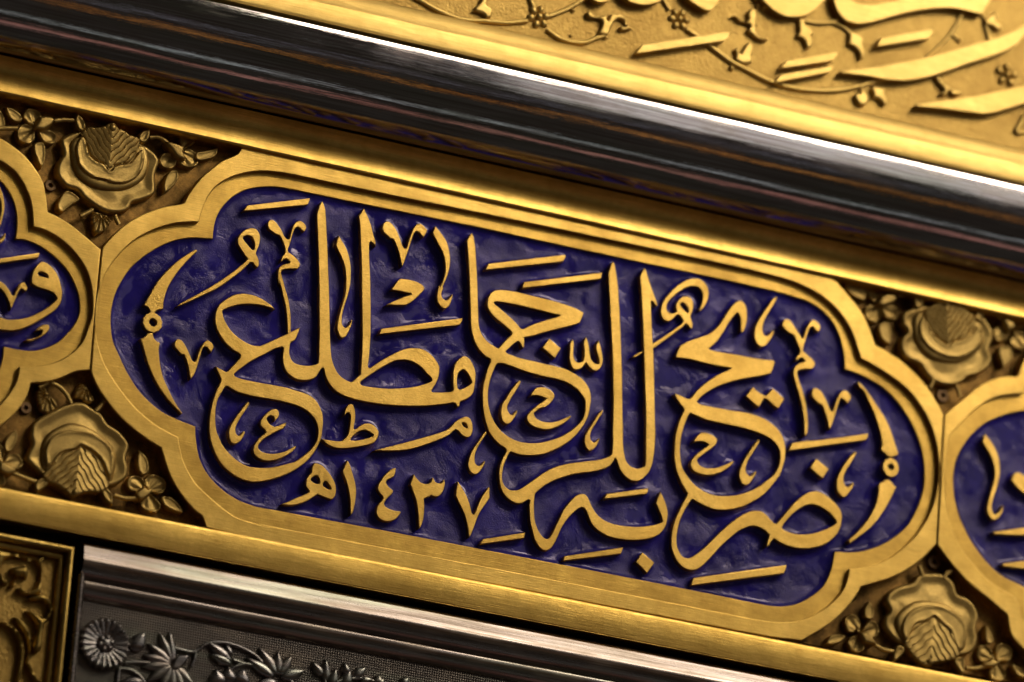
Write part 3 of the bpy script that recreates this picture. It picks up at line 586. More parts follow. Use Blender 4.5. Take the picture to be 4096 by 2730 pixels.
letter('letter', 'v:115,470 130,410 170,380 220,385 270,440 330,530 390,620 430,690* 455,650 480,560 520,470 570,405 610,392 660,420 710,480 715,510* 705,560 680,585* 650,560 610,510 580,500 550,520 520,590 490,690 460,800 445,880 500,930 580,1000 630,1065 625,1110 585,1165* 480,1165 390,1180 355,1200 355,1240 380,1340 430,1480 w:480,180 505,330 520,480 520,600 505,690 485,725* 470,720 460,620 455,480 430,300 390,120 v:340,1440 300,1300 288,1220 300,1150 350,1095 420,1060 470,1045* 460,1010 430,990 390,995 350,1030 330,1020* 335,980 380,925 395,880 380,830 340,730 290,625 240,605 170,550 120,500')
letter('vowel_mark', 'v:580,1530 600,1470 640,1460 700,1490 w:740,40 800,150 850,270 885,340* 910,330 940,240 980,130 1030,40 1080,5 1120,15 1170,60 1198,105* 1180,160 1145,215* 1110,180 1060,135 1030,140 1000,210 960,350 920,480 870,620* 850,600 830,500 790,370 740,240 690,215 620,150 580,90')
letter('vowel_mark', 'w:270,830* 520,795 560,798 1470,685* 1455,740 1430,790* 215,955*')
letter('letter', 'w:1255,970* 1280,975 1270,1020 1200,1140 1120,1270 1080,1380 1090,1470 1130,1520 1170,1510 1220,1450* 1238,1470 x:1620,100 1570,190 1510,260 1460,270 1400,220 1360,140 1358,60 w:965,1440 1000,1320 1080,1180 1180,1040')
letter('blade', 'v:1300,1352* 1320,1370 1400,1450 w:1500,90 1620,270 1730,440 1810,620 1880,820 1935,990* 1930,1020 1890,1035 1840,1055* 1780,1045 1740,1005 1660,935* 1680,870 1670,750 1630,590 1570,400 1480,200 1380,0 v:1330,1450 1295,1380')
letter('blade', 'x:2120,0 2180,0 2225,40 2255,80 2298,115* 2270,170 2200,320 2100,490 1980,660 1850,790 1700,900 1575,995* 1535,955* 1650,850 1780,710 1900,540 1970,390 2010,230 2025,60* 2070,40')
letter('vowel_mark', 'n:315,1005* 990,900* 985,930 970,995* 275,1092*')
letter('vowel_mark', 'r:30,880* 955,742* 945,780 920,850* 5,960*')
letter('vowel_mark', 'q:690,1078* 1350,990* 1345,1030 1325,1085* 650,1165*')
letter('vowel_mark', 'r:2050,1222* x:575,1335* 565,1400 535,1470* r:2010,1345*')
enamel_sheet(panel, PB, LET)

lpan, LPB = cartouche('navy enamel panel cut off by the picture edge, with one looped gold letter', L_BLUE, L_STEP, L_OUT)
LL = []
letter('vowel_mark', 'A:-300,850* 365,755* 355,800* -300,895*', parent=lpan, store=LL)
letter('letter', 'A:385,835 430,850 480,890 530,960 560,1050 572,1130 560,1210 520,1270 440,1330 340,1390 240,1440 140,1468 0,1460 -200,1400* -200,1310* 0,1345 60,1365 150,1365 260,1345 380,1290 470,1230 525,1175* 500,1130 430,1095 360,1075 300,1040 290,1000 300,940 330,880',
       ['A:350,945 370,928 410,935 440,965 440,985 400,975 360,965'], parent=lpan, store=LL)
letter('vowel_mark', 'A:-60,1000 0,1015 40,1040 80,1090 110,1145* 130,1140 150,1100 180,1040 220,1025 255,1075* 240,1110 200,1085 180,1100 150,1170 100,1280* 80,1200 40,1120 0,1080 -60,1060', parent=lpan, store=LL)
letter('letter', 'A:330,1470 360,1435 410,1412 450,1420 455,1450 420,1500 350,1540 270,1568 230,1555* 330,1530 380,1500 390,1465', parent=lpan, store=LL)
letter('letter', 'A:-60,80* 0,150 35,250 42,350 25,440 0,520 -60,600* -30,500 0,430 12,350 0,260 -40,180', parent=lpan, store=LL)
letter('letter', 'A:50,572* 52,600 30,650 0,665 -60,660* -60,620* 0,630 30,600', parent=lpan, store=LL)
enamel_sheet(lpan, LPB, LL, 9.0, ((-3300, -2000), (0, 2000)))
rpan, RPB = cartouche('navy enamel panel cut off by the picture edge, wavy gold stroke above two bars', R_BLUE, R_STEP, R_OUT)
RL = []
letter('letter', 'B:1140,180* 1180,230 1210,300 1218,370 1205,450 1180,530 1175,570 1190,600 1210,590 1235,548* 1230,590 1205,625 1180,630 1155,600 1150,560 1170,480 1190,400 1180,320 1150,260 1125,220*', parent=rpan, store=RL)
letter('letter', 'B:1290,390 1310,380 1343,395 1420,450* 1440,520* 1343,490 1300,450 1280,420', parent=rpan, store=RL)
letter('vowel_mark', 'B:1180,692* 1343,670 1500,650* 1500,700* 1343,710 1190,705*', parent=rpan, store=RL)
letter('vowel_mark', 'B:1225,860* 1343,845 1500,830* 1500,880* 1343,885 1240,875*', parent=rpan, store=RL)
enamel_sheet(rpan, RPB, RL, 9.0, ((0, -2000), (3300, 2000)))

# ------------------------------------------------------------------ rose corners between the panels
def rose(label, backing, tl, outline, cup, crescent, fan, apex, base, bracts, flowers, leaves, stems, buds, screws, fans=(), ridges=6):
    Pg = poly(backing, 'S', -72); c = Pg.mean(0)
    t = thing('rose_ornament', (c[0], Pg[:, 1].min(), -80), label, 'ornament', 'cast gold roses in the corners between the panels')
    plate('backplate', [Pg], NBACK + 14, -66, 'ground', t, 1.0, 0)
    O = poly(outline, tl, -18); relief('outer_petal', O, -70, -34, 'rose', t, fn=lambda Q, d: 14 * np.sin(np.clip(d / 12, 0, 1) * math.pi / 2) - 9 * np.clip((d - 12) / 30, 0, 1) + 5 * np.clip((d - 55) / 40, 0, 1))
    relief('cup_petal', poly(cup, tl, -10), -66, -24, 'rose', t, dome(14, 26))
    relief('inner_petal', poly(crescent, tl, 0), -60, -8, 'rose', t, dish(10, 7, 3), 6)
    A = dot(apex, tl, 0); Bq = dot(base, tl, 0); ax = (Bq - A); L = np.linalg.norm(ax); ax = ax / L; lat = np.array([-ax[1], ax[0]])
    def fanz(Q, d):
        s = (Q - A) @ ax; w = np.abs((Q - A) @ lat)
        ph = (s - w * 1.25 + 4 * np.sin(w / 13 + s / 19)) / L
        kk = (ph + 1) * ridges; fl_ = np.floor(kk); fr_ = kk - fl_
        return 4 * np.clip(d / 5, 0, 1) + 0.3 * (fl_ - ridges) + 8.0 * np.sqrt(fr_) - 3
    relief('petal_fan', poly(fan, tl, 4), -60, -8, 'rose', t, step=4.0, fn=fanz)
    ball('bud_core', Bq - ax * 18, 17, -6, 'rose', t, 0.9)
    for b_ in bracts: relief('bract', poly(b_, tl, -4), -64, -18, 'rose', t, dish(10, 7, 5), 5)
    k = TILE[tl][2]
    for g in range(0, len(flowers), 3):
        tri = [(dot('%g,%g' % (f[0], f[1]), tl, -16), f[2] / k * 1.16, f[3] / k * 1.16) for f in flowers[g:g + 3]]
        mid_ = sum(q[0] for q in tri) / 3
        for qi, (q, rx, ry) in enumerate(tri):
            dv = q - mid_; a0 = math.atan2(dv[1], dv[0]); aa = np.linspace(-2.2, 2.2, 30)
            arc = np.stack([q[0] + rx * np.cos(aa + a0), q[1] + ry * np.sin(aa + a0)], 1)
            P = np.concatenate([arc, [mid_ - dv * 0.05]])
            relief('blossom_petal', P, -68, -48 + 2 * qi, 'rose', t, fn=lambda Q, d, m_=mid_: 12 * np.sin(np.clip(d / 6, 0, 1) * 1.57) - 6 * np.clip((d - 6) / 10, 0, 1) + 2.5 * np.cos(np.arctan2(Q[:, 1] - m_[1], Q[:, 0] - m_[0]) * 9), step=4)
    for b_ in leaves: relief('leaf', poly(b_, tl, -18), -68, -34, 'rose', t, dish(8, 5, 3), 4)
    for b_ in buds: relief('bud', poly(b_, tl, -4), -64, -20, 'rose', t, dome(13, 12), 5)
    for b_ in stems: tube('stem', line(b_, tl, -20), 10, -26, 'rose', t)
    for b_ in fans:
        P = poly(b_, tl, -18); cc = P.mean(0)
        relief('ribbed_leaf', P, -68, -38, 'rose', t, step=4.0, fn=lambda Q, d, cc=cc: 8 * np.clip(d / 6, 0, 1) + 4 * np.cos(np.arctan2(Q[:, 1] - cc[1] - 30, Q[:, 0] - cc[0]) * 16))
    for cx, cy, r in screws:
        q = dot('%g,%g' % (cx, cy), tl, -58); k = TILE[tl][2]
        so = plate('screw', [circle(q, r / k, 32), circle(q, r / k * 0.34, 12)], -72, -52, 'screw', t, 3.0)
    return t
rose('broad gold rose with a smooth flat crescent petal hanging under the gold cove',
     '-260,300* 985,575* 985,640* 800,860* 600,900* 395,1020* 190,900* -100,650* -260,420*', 'F',
     '470,300 480,360 490,420 465,450 440,520 445,580 480,630 520,665 600,690 640,740 700,790 800,850 870,865 950,860 1000,830 1020,790 1090,770 1190,720 1200,660 1195,590 1210,530 1230,460 1200,410 1150,365 1110,340 1050,310 900,280 700,230 600,235 530,260',
     '545,330 580,285 640,270 800,300 1000,330 1110,345 1140,400 1150,460 1140,540 1100,610 1030,660 930,690 830,690 730,665 650,620 590,560 560,480 545,400',
     '630,275* 600,310 583,370 590,430 610,500 660,560 730,600 800,615 880,640 960,640 1030,610 1080,560 1105,500 1115,440 1105,390 1090,375* 1060,400 1030,450 990,485 930,490 880,510 850,540 830,530 800,490 740,465 700,430 680,380 665,320 650,285',
     '625,250 690,205 740,210 800,200 850,175 890,180 915,215 970,240 1000,265 1060,285 1080,310 1070,370 1030,440 990,480 920,490 870,510 840,530* 800,485 740,455 700,420 680,370 660,310 640,270', '840,530', '868,180',
     ['590,95* 630,120 660,170 665,210 630,240 600,210 580,150', '1160,210* 1160,260 1130,320 1090,325 1065,290 1090,240'],
     [(265,110,66,56),(215,250,66,72),(385,275,58,52),(1305,455,62,60),(1455,270,64,62),(1455,435,82,70)],
     ['45,45* 110,60 170,110 180,150 130,165 80,130', '270,330 340,320 360,390 350,470 330,520* 290,450', '-40,20 0,60 30,100 50,190 30,215 -20,205 -60,100',
      'G:935,250 1010,230 1110,205* 1090,270 1000,305 940,300', 'G:740,385 790,380 805,430 760,510 690,560* 690,480 710,420', '460,760 520,690 590,720 620,760 560,800 490,860* 450,830'],
     ['420,160 500,150 585,158', 'G:575,135 640,130 700,165 740,215', '-40,225 0,218 70,215 135,215', '620,890 680,860 715,840', 'G:340,800 320,760 310,730'],
     ['265,215* 300,150 310,125* 360,118 425,140 410,180 340,228*', 'G:700,160 800,180 850,205* 840,245 862,300* 800,290 740,220'],
     [(385,660,46)], ['G:140,700 250,725 285,765 240,850* 170,875* 145,800'])
rose('gold rose standing upside down above the lower rail beside two ribbed leaves',
     '363,1470* 480,1640* 660,1760* 680,1900* 845,2085* 845,2130* -260,1925* -260,1830* 0,1680* 110,1500*', 'H',
     '520,610 600,575 700,550 780,560 860,610 940,660 1000,750 1080,800 1150,870 1195,950 1180,1020 1165,1080 1185,1150 1170,1240 1100,1300 1020,1330 900,1330 600,1300 400,1230 330,1170 280,1120 245,1080 270,1000 300,940 285,860 300,760 360,700 430,660',
     '400,1170 385,1020 400,920 450,840 540,780 640,745 760,760 870,810 980,890 1040,960 1075,1060 1065,1180 1020,1290 800,1250 560,1230',
     '435,1150 415,1060 420,980 460,900 530,840 640,815 760,825 870,850 960,900 1020,970 1050,1070 1045,1180 1015,1265* 980,1200 950,1120 900,1050 840,1000 790,975 745,950* 700,990 620,1005 560,1030 510,1090 460,1140',
     '745,950* 790,990 860,1030 920,1090 970,1200 1005,1290 1000,1340 920,1380 830,1375 760,1390 690,1425 640,1400 600,1360 520,1310 450,1280 400,1220 430,1180 500,1110 560,1040 620,1010 700,990', '745,950', '690,1425',
     ['430,1235 460,1280 430,1330 350,1385* 325,1330 350,1270', '940,1350 980,1335 1040,1400 1045,1508* 990,1470 950,1410'],
     [(1270,1295,80,72),(1445,1300,95,82),(1400,1490,85,65),(150,1090,75,68),(-20,990,75,65),(-20,1260,80,65)],
     ['1285,990* 1350,1050 1380,1130 1370,1200 1320,1220 1285,1180 1270,1080', '1490,1420 1560,1420 1640,1470 1690,1568 1600,1550 1520,1500', '160,800* 175,860 150,950 100,1010 60,1000 50,930 90,850'],
     ['1050,1410 1150,1440 1280,1435', '335,1290 250,1260 150,1220 80,1185', '470,375 540,410 620,490 655,570', '960,545 920,600 880,640', '360,420 400,400 450,370'],
     ['1250,1400 1290,1350 1340,1318* 1360,1350 1420,1328* 1390,1400 1300,1455', '0,1090* 60,1110 160,1180 90,1220 0,1180'],
     [(235,615,55)], ['350,450 410,400 470,490 540,560 530,610 470,650 400,640 370,580', '745,370* 810,400 850,470 880,540 830,560 760,520 690,500'])
rose('gold rose with scalloped rim under the cove, screw head below it',
     '3285,1070* 4400,1305* 4400,1420* 4110,1510* 3900,1570* 3785,1690* 3640,1510* 3480,1400* 3440,1250*', 'P',
     '715,300 708,360 735,400 705,430 700,490 730,540 800,575 830,620 870,660 940,685 1010,675 1055,640 1100,630 1160,590 1180,540 1165,490 1185,440 1180,390 1150,340 1110,310 1000,290 850,260 790,270',
     '770,320 765,400 790,470 840,525 900,555 970,568 1040,552 1100,512 1135,460 1133,390 1110,350 1000,330 820,285',
     '812,310* 795,360 800,420 840,480 900,520 970,540 1040,530 1100,490 1130,440 1120,390 1100,365* 1070,410 1030,440 980,450 950,468 910,450 870,410 840,360',
     '820,300* 850,270 900,250 930,230 960,240 1000,260 1050,290 1090,320 1095,360 1060,410 1020,440 970,455 950,465* 910,445 870,400 840,350', '950,465', '935,232',
     ['775,170* 810,210 820,260 790,280 770,240', '1130,250* 1140,290 1120,340 1090,330 1100,290'],
     [(580,195,46,42),(562,300,46,46),(655,295,42,40),(1330,330,50,42),(1230,410,40,40),(1330,445,52,46)],
     ['420,130 470,130 530,190 510,240* 450,210 415,170', '590,360 640,350 660,420 645,470* 600,430', '1220,480 1280,480 1290,540 1240,590*'],
     ['680,212 730,208 785,232', '1138,292 1190,310 1250,345', '850,700 865,670 870,650', '1010,745 1000,710 990,680'],
     ['575,255* 610,205 680,212 670,245 612,270*', '1240,330 1290,350 1318,418* 1290,385 1270,405*'], [(915,740,38)])
rose('upside-down gold rose with rounded hollow petals on the lower rail, screw above it',
     '3752,2150* 3900,2330* 4050,2440* 4070,2560* 4400,2700* 4400,2800* 3190,2572* 3420,2400* 3430,2330* 3640,2250*', 'Q',
     '760,370 790,330 850,320 920,325 980,370 1000,430 1050,450 1095,500 1110,560 1095,610 1105,670 1080,730 1020,755 900,740 740,710 680,680 640,640 615,600 620,550 645,520 620,460 650,410 700,385',
     '690,640 675,560 710,510 770,470 860,465 950,490 1010,540 1050,620 1035,720 990,745 850,720 740,700',
     '715,660 705,600 730,540 790,500 870,490 950,510 1010,550 1045,610 1030,690 1010,740* 980,690 960,630 920,590 875,548* 830,575 780,590 750,640 730,680',
     '875,548* 920,590 970,630 1000,700 1010,750 970,775 920,785 880,790 860,808 820,800 780,770 740,720 720,685 760,620 800,590 840,570', '875,548', '850,808',
     ['690,695 725,720 690,770 660,790* 665,740', '980,770 1030,760 1040,810 1030,862* 1000,820'],
     [(458,580,44,46),(560,612,38,44),(475,690,46,42),(1150,740,42,46),(1250,732,48,46),(1215,842,46,42)],
     ['540,465* 565,510 555,560 520,555 512,510', '308,692* 330,650 380,640 415,650 390,680 340,695', '1150,590* 1180,630 1190,680 1160,690 1145,640', '1285,800 1320,810 1400,880* 1320,860'],
     ['560,695 600,720 672,735', '1040,820 1090,822 1140,810', '795,282 805,310 815,340', '965,310 940,325 925,350'],
     ['475,608* 505,630 535,625* 575,695 510,685*', '1125,800 1160,780 1195,758* 1200,780 1240,765* 1190,815'], [(870,265,38)], [], 5)

# ------------------------------------------------------------------ mouldings above and below
TH = math.atan2(CU[2], CU[1])
def by_normals(spec, n_start, k=60):
    """profile (v, n) found by following the tilt of the surface up from the lowest visible line"""
    ys = np.array([a for a, _ in spec], float); es = np.radians([b for _, b in spec])
    yy = np.linspace(ys[0], ys[-1], k); ee = np.interp(-yy, -ys, es)
    v = at(XREF, yy[0], n_start)[1] / MM; n_ = n_start; out = [(v, n_)]
    for i in range(1, k):
        e = (ee[i] + ee[i - 1]) / 2; ds = (yy[i - 1] - yy[i]) / max(0.12, math.cos(e + TH))
        v += math.cos(e) * ds; n_ += -math.sin(e) * ds; out.append((v, n_))
    return out
cp = by_normals([(815, 12), (800, 5), (780, -4), (760, -15), (738, -27), (715, -40), (696, -50), (680, -56)], 16, 40)
v0 = at(XREF, 822, 16)[1] / MM
cove = sweep('cove_moulding', np.array([(v0 - 10, -86), (v0 - 3, 8), (v0, 13)] + cp), 'rail', UL, UR)
tag(cove, 'plain brushed gold cove between the polished silver roll and the enamel panels', 'moulding')
rp = by_normals([(694, -88), (670, -78), (640, -66), (610, -56), (580, -47), (550, -39), (520, -31), (490, -24), (460, -18), (430, -13), (400, -9), (370, -5), (345, -1), (322, 3), (306, 8)], 20, 110)
roll = sweep('roll_moulding', np.array([(rp[0][0] + 30, -60)] + rp + [(rp[-1][0] + 5, -60)]), 'silver', UL, UR, None, 0.5, 40, 260)
print('ROLL n', min(a[1] for a in rp), max(a[1] for a in rp), rp[-1])
tag(roll, 'thick polished silver half-round moulding under the gold frieze', 'moulding')
rail = moulding('lower_rail', [(2372, -86), (2353, 1), (2352, 5), (2355, 7.5), (2363, 9.2), (2430, 6), (2464, 2.5), (2468, 0), (2470, 0), (2492, -70)], 'rail', UL, UR, None, 1, 0.3)
tag(rail, 'flat brushed gold rail running along the bottom of the enamel panels', 'rail')

cu0 = at(330, 2300, 20)[0] / MM
sm = moulding('frame_moulding', [(2500, -60), (2508, 4), (2514, 11), (2540, 16), (2560, 19), (2564, 20.5), (2568, 21), (2574, 20.5), (2590, 17), (2608, 11), (2624, 3), (2636, -6), (2643, -14), (2647, -17), (2650, -13), (2656, -11), (2672, -13), (2690, -19), (2706, -28), (2720, -38), (2728, -50)], 'silver_dull', cu0, UR, None, 1, 0.6, 28)
tag(sm, 'worn silver picture-frame moulding with a chamfered top below the gold rail', 'moulding')

# ------------------------------------------------------------------ frieze above
NF = 165
fr = thing('frieze_panel', (0, at(XREF, 262, NF)[1] / MM, 0), 'hammered gold frieze with large raised script and flowering vines above the silver roll', 'frieze')
moulding('border', [(300, 0), (266, NF - 6), (263, NF - 2), (259, NF), (250, NF + 1), (190, NF + 1), (187, NF), (183, NF - 3), (160, NF - 12), (132, NF - 22), (126, NF - 30), (128, NF - 60)], 'frieze', UL, UR, fr)
NG = NF - 44
vb = at(XREF, 128, NG)[1] / MM
mesh('ground', [(UL, vb - 40, NG), (UR, vb - 40, NG), (UR, 2600, NG), (UL, 2600, NG)], [(0, 1, 2, 3)], 'pebble', fr)
NL2 = NF - 6
def fletter(name, txt, top=NL2): return plate(name, [poly(txt, n=top)], NG - 8, top, 'frieze', fr, 3.5)
fletter('letter', 'C:700,-120* 720,-30 760,5 800,25 850,20 900,0 950,-60 960,-120*')
fletter('letter', 'C:960,-120* 1010,-50 1060,0 1100,25 1180,45 1250,45 1320,30 1380,0 1430,-60 1450,-120*')
fletter('letter', 'C:1560,-120* 1590,-50 1630,0 1700,50 1790,98 1830,95 1870,60 1900,10 1920,-60 1930,-120*')
fletter('letter', 'D:-120,-120* -70,-30 0,50 60,100 140,145 220,158 300,155 370,135 440,90 490,40 530,0 560,-60 570,-120*')
fletter('letter', 'D:600,-120* 598,-60 605,0 620,60 660,130 720,190 800,215 870,218 960,205 1080,170 1250,125 1400,95 1550,78 1700,75 1830,100 1970,135* 2000,80 2050,0 2080,-60 2090,-120* 1300,-120* 1250,-50 1200,-5 1100,15 950,42 850,35 770,0 740,-60 735,-120*')
fletter('letter', 'D:670,655* 800,635 1000,612 1200,575 1500,515 1800,430 2050,360 2200,310 2351,230 2480,150* 2480,240* 2351,330 2300,400 2200,460 2050,520 1800,600 1600,670 1400,725 1250,742 1100,732 950,705 800,685 690,675*')
fletter('letter', 'D:1360,960* 1500,940 1700,910 1900,880 2100,840 2351,785 2600,720* 2600,880* 2351,955 2200,1000 2100,1030 1980,1045 1850,1030 1650,1005 1500,990 1370,980*')
for b_ in ('D:1040,345* 1500,268* 1522,285 1485,355* 1000,430*', 'D:170,555* 640,480* 640,505 600,560* 115,632*', 'D:120,683* 600,605* 598,630 570,665* 60,762*', 'C:1200,410* 1960,292* 2005,300* 1990,345 1950,378* 1135,495*'):
    fletter('vowel_mark', b_)
NV = NG + 6
for v_, r_ in (('E:1380,-60 1500,0 1600,60 1720,120 1850,170 1960,190 2100,195 2300,212 C:0,210 140,195', 8), ('C:340,150 500,90 650,0 740,-60', 8), ('C:200,70 180,30 160,-50', 8), ('C:320,270 430,350 560,390 680,390 780,350 860,330', 8),
               ('C:1370,-40 1400,20 1450,95', 7), ('C:1600,270 1720,350 1850,450 2000,560 2150,640 D:0,742 100,775 250,815 450,835 650,830 850,790 980,750 1090,735', 9), ('D:1790,115 1740,210 1680,310 1560,440 1450,535', 7), ('D:1690,310 1720,340 1755,370', 5),
               ('D:200,165 330,195 450,215 600,205 640,185', 7), ('D:600,210 700,260 770,320', 7), ('D:1975,140 2000,250 2035,380', 7), ('D:880,785 865,810 855,830', 5), ('D:950,755 965,790 980,820', 5), ('D:1500,660 1545,710', 6), ('D:2351,1060 2310,1150 2280,1200 2300,1225 2360,1200', 9)):
    tube('vine', line(v_, 'S', NV), r_ * 1.25, NV, 'frieze', fr, 8)
def blossom(cx, cy, tl, R, r, n=6, a0=0.3):
    k = TILE[tl][2]; c = dot('%g,%g' % (cx, cy), tl, NV)
    t_ = ball('flower', c, r / k * 0.85, NV + 4, 'frieze', fr, 0.9)
    for i in range(n):
        a = a0 + 2 * math.pi * i / n
        ball('flower_petal', c + np.array([math.cos(a), math.sin(a)]) * R / k, r / k * 1.12, NG, 'frieze', t_, 0.95, r / k * 0.95, a)
blossom(245, 155, 'C', 78, 40); blossom(1535, 178, 'C', 74, 38, 6, 0.1); blossom(2190, 690, 'D', 80, 42, 5); blossom(2290, 20, 'C', 60, 30, 5)
for cx, cy, tl, r in ((560,95,'C',26),(860,345,'C',26),(545,330,'C',18),(2015,630,'C',30),(1755,372,'D',28)):
    ball('berry', dot('%g,%g' % (cx, cy), tl, NV), r / TILE[tl][2], NG, 'frieze', fr, 1.2)
for b_ in ('C:690,110 720,100 745,130 800,145 850,140 870,120* 880,190 905,130 940,125 1000,130 1040,160 1060,210 1090,250 1110,265* 1080,275 1030,285 985,265 1000,240 1030,245 1050,235 1030,190 990,175 950,195 920,240 895,300 880,330* 790,310* 815,260 830,200 800,175 750,175 705,160 685,130',
           'C:2020,150 2060,140 2085,170 2130,195 2170,180 2165,110 2200,75* 2240,90 2250,180 2240,260 2260,320 2300,350 2351,350 2351,375 2290,375 2230,340 2160,280* 2190,240 2150,215 2090,200 2060,170',
           'C:2185,375* 2215,420 2215,470 2200,520 2210,570* 2150,590 2090,575 2050,540 2060,490 2040,455 2080,435* 2100,490 2125,450 2150,410',
           'D:280,165* 330,170* 345,220 390,260 425,310* 400,330 410,370 400,430 345,462* 350,420 330,370 290,345 258,325* 285,290 280,230',
           'D:745,300* 790,300 850,330 885,365* 870,400 890,470 885,530 845,555* 840,490 810,450 770,420 735,410* 745,360',
           'D:945,800* 1000,790 1075,820* 1070,860 1095,910 1090,960 1070,975* 1040,930 1000,900 965,910* 970,860',
           'D:850,820* 870,810 890,850 920,880 920,930 890,970 850,965 810,920 795,880 820,850 845,860',
           'D:1530,705* 1570,700 1610,760 1650,790 1700,820 1770,840 1790,850* 1750,880 1690,870 1665,830 1650,870 1600,880* 1580,860 1620,830 1600,800 1560,750',
           'D:1990,180 2060,130 2090,110 2110,140 2090,190 2140,230 2150,270 2110,280 2060,240 2010,230',
           'E:2000,100* 2020,60 2060,20 2080,-30 2150,-40 2120,40 2150,60 2180,90 2160,165* 2120,165 2090,130 2040,110'):
    relief('leaf', poly(b_, n=NG + 20), NG - 6, NG + 12, 'frieze', fr, dome(10, 9), 5)

# ------------------------------------------------------------------ gold relief block and silver relief field, lower left
gb = thing('relief_block', (at(150, 2730, 0)[0] / MM, at(150, 2730, 0)[1] / MM - 300, -60), 'deep yellow gold repousse panel with scrolling leaves and a rounded bead frame', 'panel')
o1 = at(305, 2190, 18) / MM; o2 = at(0, 2122, 18) / MM
ur, vt = o1[0], at(305, 2184, 18)[1] / MM
ul, vbm = ur - 900, vt - 1500
def bead(name, wd, n0, h, mat, parent, u0, u1, v0, v1):
    """rounded frame strip round a rectangle, mitred at the corners"""
    pr = [(0, -60)] + [(wd / 2 - wd / 2 * math.cos(a), n0 + h * math.sin(a)) for a in np.linspace(0, math.pi, 11)] + [(wd, -60)]
    V = []; Fc = []; k = len(pr)
    for (cu_, cv_, su, sv) in ((u0, v0, 1, 1), (u1, v0, -1, 1), (u1, v1, -1, -1), (u0, v1, 1, -1)):
        for (d, n_) in pr: V.append((cu_ + su * d, cv_ + sv * d, n_))
    for c in range(4):
        e = (c + 1) % 4
        for j in range(k - 1): Fc.append((c * k + j, e * k + j, e * k + j + 1, c * k + j + 1))
    return mesh(name, V, Fc, mat, parent, 40)
bead('frame', 30, -4, 22, 'relief', gb, ul, ur, vbm, vt)
bead('inner_frame', 26, -26, 10, 'relief', gb, ul + 28, ur - 28, vbm + 28, vt - 28)
mesh('ground', [(ul + 10, vbm + 10, -44), (ur - 10, vbm + 10, -44), (ur - 10, vt - 10, -44), (ul + 10, vt - 10, -44)], [(0, 1, 2, 3)], 'pebble', gb)
for b_ in ('L:-40,330 20,350 80,370 150,385 230,410 300,430 380,420 420,400* 480,410 400,450 400,560 390,650 385,740 330,770 260,770 200,750 160,700 200,690 260,720 320,690 360,620 370,520 330,460 250,440 150,420 60,440 20,520 30,600 80,640 60,680 0,620 -40,500',
           'L:100,520 160,500 250,500 270,560 250,620 200,590 150,640 130,700 90,690 110,640 150,590 110,560',
           'L:380,750 440,790 490,860 480,950 440,1000 400,1100 390,1250 340,1300 300,1260 320,1150 340,1050 280,950 240,900 320,920 400,970 450,900 420,830 340,820 260,800 300,770',
           'L:-40,1000 60,1010 140,1060 200,1150 230,1270 220,1400 180,1568 140,1600 160,1450 180,1300 160,1180 100,1080 0,1040 -40,1040',
           'L:130,960 200,990 260,1060 290,1150 300,1250 270,1330 310,1450 380,1560 330,1568 270,1470 240,1400 260,1250 230,1130 170,1040'):
    relief('scroll_leaf', poly(b_, n=-14), -46, -30, 'relief', gb, dome(26, 22), 6)

fl = thing('relief_field', (at(1200, 2720, 0)[0] / MM, at(1200, 2720, 0)[1] / MM - 300, -60), 'dark silver panel of raised flowers and stems on a punched ground', 'panel')
NS = -48
gv = at(1200, 2600, NS)[1] / MM
g0 = at(310, 2600, NS)[0] / MM
vt2 = at(XREF, 2706, NS)[1] / MM
mesh('ground', [(g0, vt2 - 1300, NS), (UR, vt2 - 1300, NS), (UR, vt2, NS), (g0, vt2, NS)], [(0, 1, 2, 3)], 'silver_mesh', fl)
vfil = moulding  # noqa
fx0 = at(318, 2330, -6)[0] / MM
vtop = at(318, 2300, -6)[1] / MM
V = []; Fc = []; pr = [(-12, -60), (-11, 2), (-8, 12), (-3, 17), (3, 18), (9, 15), (13, 8), (15, -4), (20, -6), (25, -12), (27, -60)]
for vv in (vtop, vtop - 1500):
    for d, n_ in pr: V.append((fx0 + d, vv, n_))
for j in range(len(pr) - 1): Fc.append((j, j + len(pr), j + 1 + len(pr), j + 1))
Fc.append(tuple(range(len(pr))))
fil = mesh('corner_fillet', V, Fc, 'silver_dull'); tag(fil, 'thin upright silver strip between the gold repousse block and the silver flowers', 'strip')

def daisy(cx, cy, R, tl, n=22):
    k = TILE[tl][2]; c = dot('%g,%g' % (cx, cy), tl, NS + 25); R = R / k
    P = circle(c, R, 132, R * 1.0, 0, n, 0.06)
    relief('flower', P, NS - 4, NS + 10, 'silver_relief', fl, step=4.0, fn=lambda Q, d: 10 * np.clip(d / 8, 0, 1) + 8 * np.abs(np.sin(np.arctan2(Q[:, 1] - c[1], Q[:, 0] - c[0]) * n / 2)) * np.clip(np.hypot(*(Q - c).T) / R, 0.2, 1) + 8 * np.hypot(*(Q - c).T) / R)
    q = ball('flower_centre', c, R * 0.40, NS + 16, 'silver_relief', fl, 0.6)
    for i in range(6):
        a = i * math.pi / 3 + 0.3; ball('flower_bead', c + np.array([math.cos(a), math.sin(a)]) * R * 0.24, R * 0.14, NS + 28, 'silver_relief', q, 1.0)
daisy(965, 1215, 222, 'L')
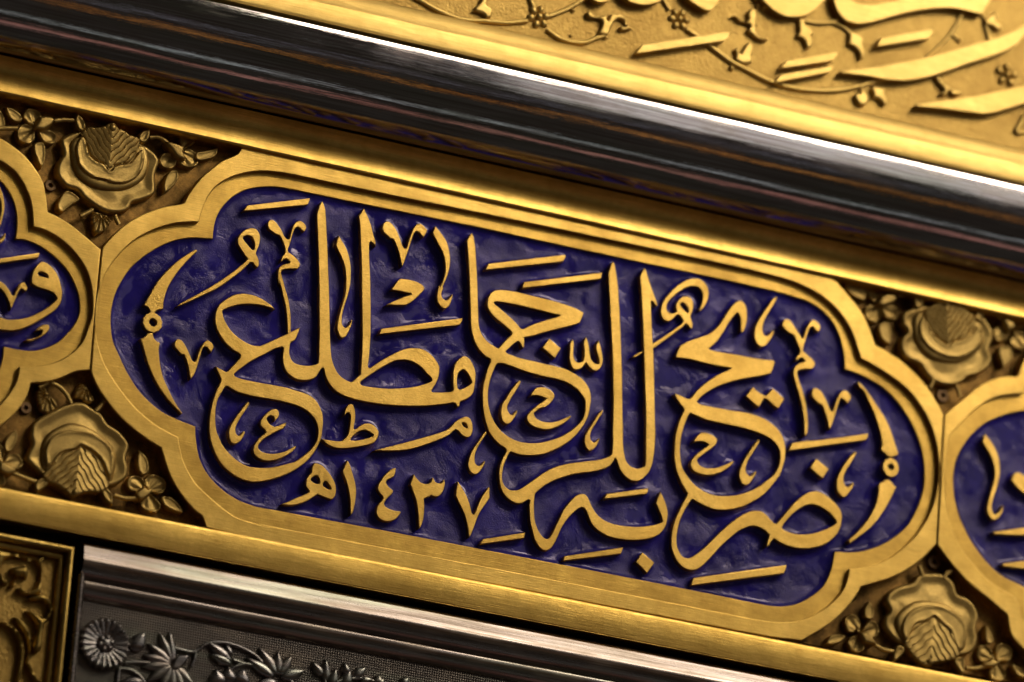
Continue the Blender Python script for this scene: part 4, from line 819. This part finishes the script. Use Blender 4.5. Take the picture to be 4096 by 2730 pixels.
def petal(cx, cy, ang, ln, wd, tl, name='petal', n1=NS + 14):
    ln *= 1.15; wd *= 1.3
    k = TILE[tl][2]; c = dot('%g,%g' % (cx, cy), tl, NS + 20); a = math.radians(ang)
    t_ = np.linspace(0, 1, 15); w = wd / k / 2 * np.sin(t_ ** 0.75 * math.pi) ** 0.8; x = t_ * ln / k
    up = np.stack([x, w], 1); dn = np.stack([x[::-1], -w[::-1]], 1)
    P = np.concatenate([up, dn[1:-1]]); Rm = np.array([[math.cos(a), math.sin(a)], [-math.sin(a), math.cos(a)]])
    relief(name, P @ Rm + c, NS - 4, n1 - 8, 'silver_relief', fl, dome(15, 0.5 * wd / k), 4)
for a, ln in ((118, 270), (100, 270), (148, 260), (172, 250), (195, 260), (222, 270), (250, 260), (275, 250), (300, 260), (325, 260)):
    petal(1590, 1400, a, ln, 85, 'L')
relief('sepal', poly('L:1570,1440* 1620,1330 1740,1310* 1720,1370 1640,1450', n=NS + 25), NS, NS + 18, 'silver_relief', fl, dome(10, 10), 4)
for s_ in ('L:1580,1240 1680,1270 1790,1285 1900,1215 2050,1200 2200,1240 2351,1320 M:60,1380 120,1430', 'L:2351,1410 2250,1395 2150,1360', 'L:2260,1395 2170,1420 2090,1480', 'L:1150,1390 1250,1380 1380,1390', 'L:1100,1440 1200,1450 1300,1520 1340,1600', 'L:1100,1440 1085,1520 1080,1620', 'M:230,1480 330,1560 380,1620', 'M:560,1420 620,1500 650,1600', 'M:830,1560 860,1480', 'M:640,1620 800,1545 980,1530 1100,1560', 'L:1800,1290 1790,1350 1760,1420'):
    tube('stem', line(s_, 'S', NS + 14), 8, NS + 8, 'silver_relief', fl)
for cx, cy, a, ln, wd, tl in ((1220,1280,62,200,110,'L'),(2140,1380,150,260,90,'L'),(2140,1400,165,200,80,'L'),(2130,1330,120,110,70,'L'),(2090,1390,100,110,60,'L'),(2110,1580,95,140,120,'L'),(2020,1610,105,150,130,'L'),(2210,1600,80,150,130,'L'),(1330,1560,190,200,80,'L'),(890,1560,230,240,110,'L'),
                              (210,1500,95,200,90,'M'),(210,1500,60,210,90,'M'),(230,1520,25,230,95,'M'),(200,1500,130,260,100,'M'),(180,1520,155,280,90,'M'),(210,1560,200,230,90,'M'),
                              (625,1510,135,150,75,'M'),(650,1560,95,190,80,'M'),(700,1600,80,160,80,'M'),(850,1500,110,110,75,'M'),(900,1520,45,150,80,'M'),(960,1550,15,120,70,'M'),(820,1600,75,150,90,'M'),(1130,1600,90,100,90,'M'),(1130,1600,60,90,80,'M'),(1340,1590,50,100,70,'M')):
    petal(cx, cy, a, ln, wd, tl, 'leaf')
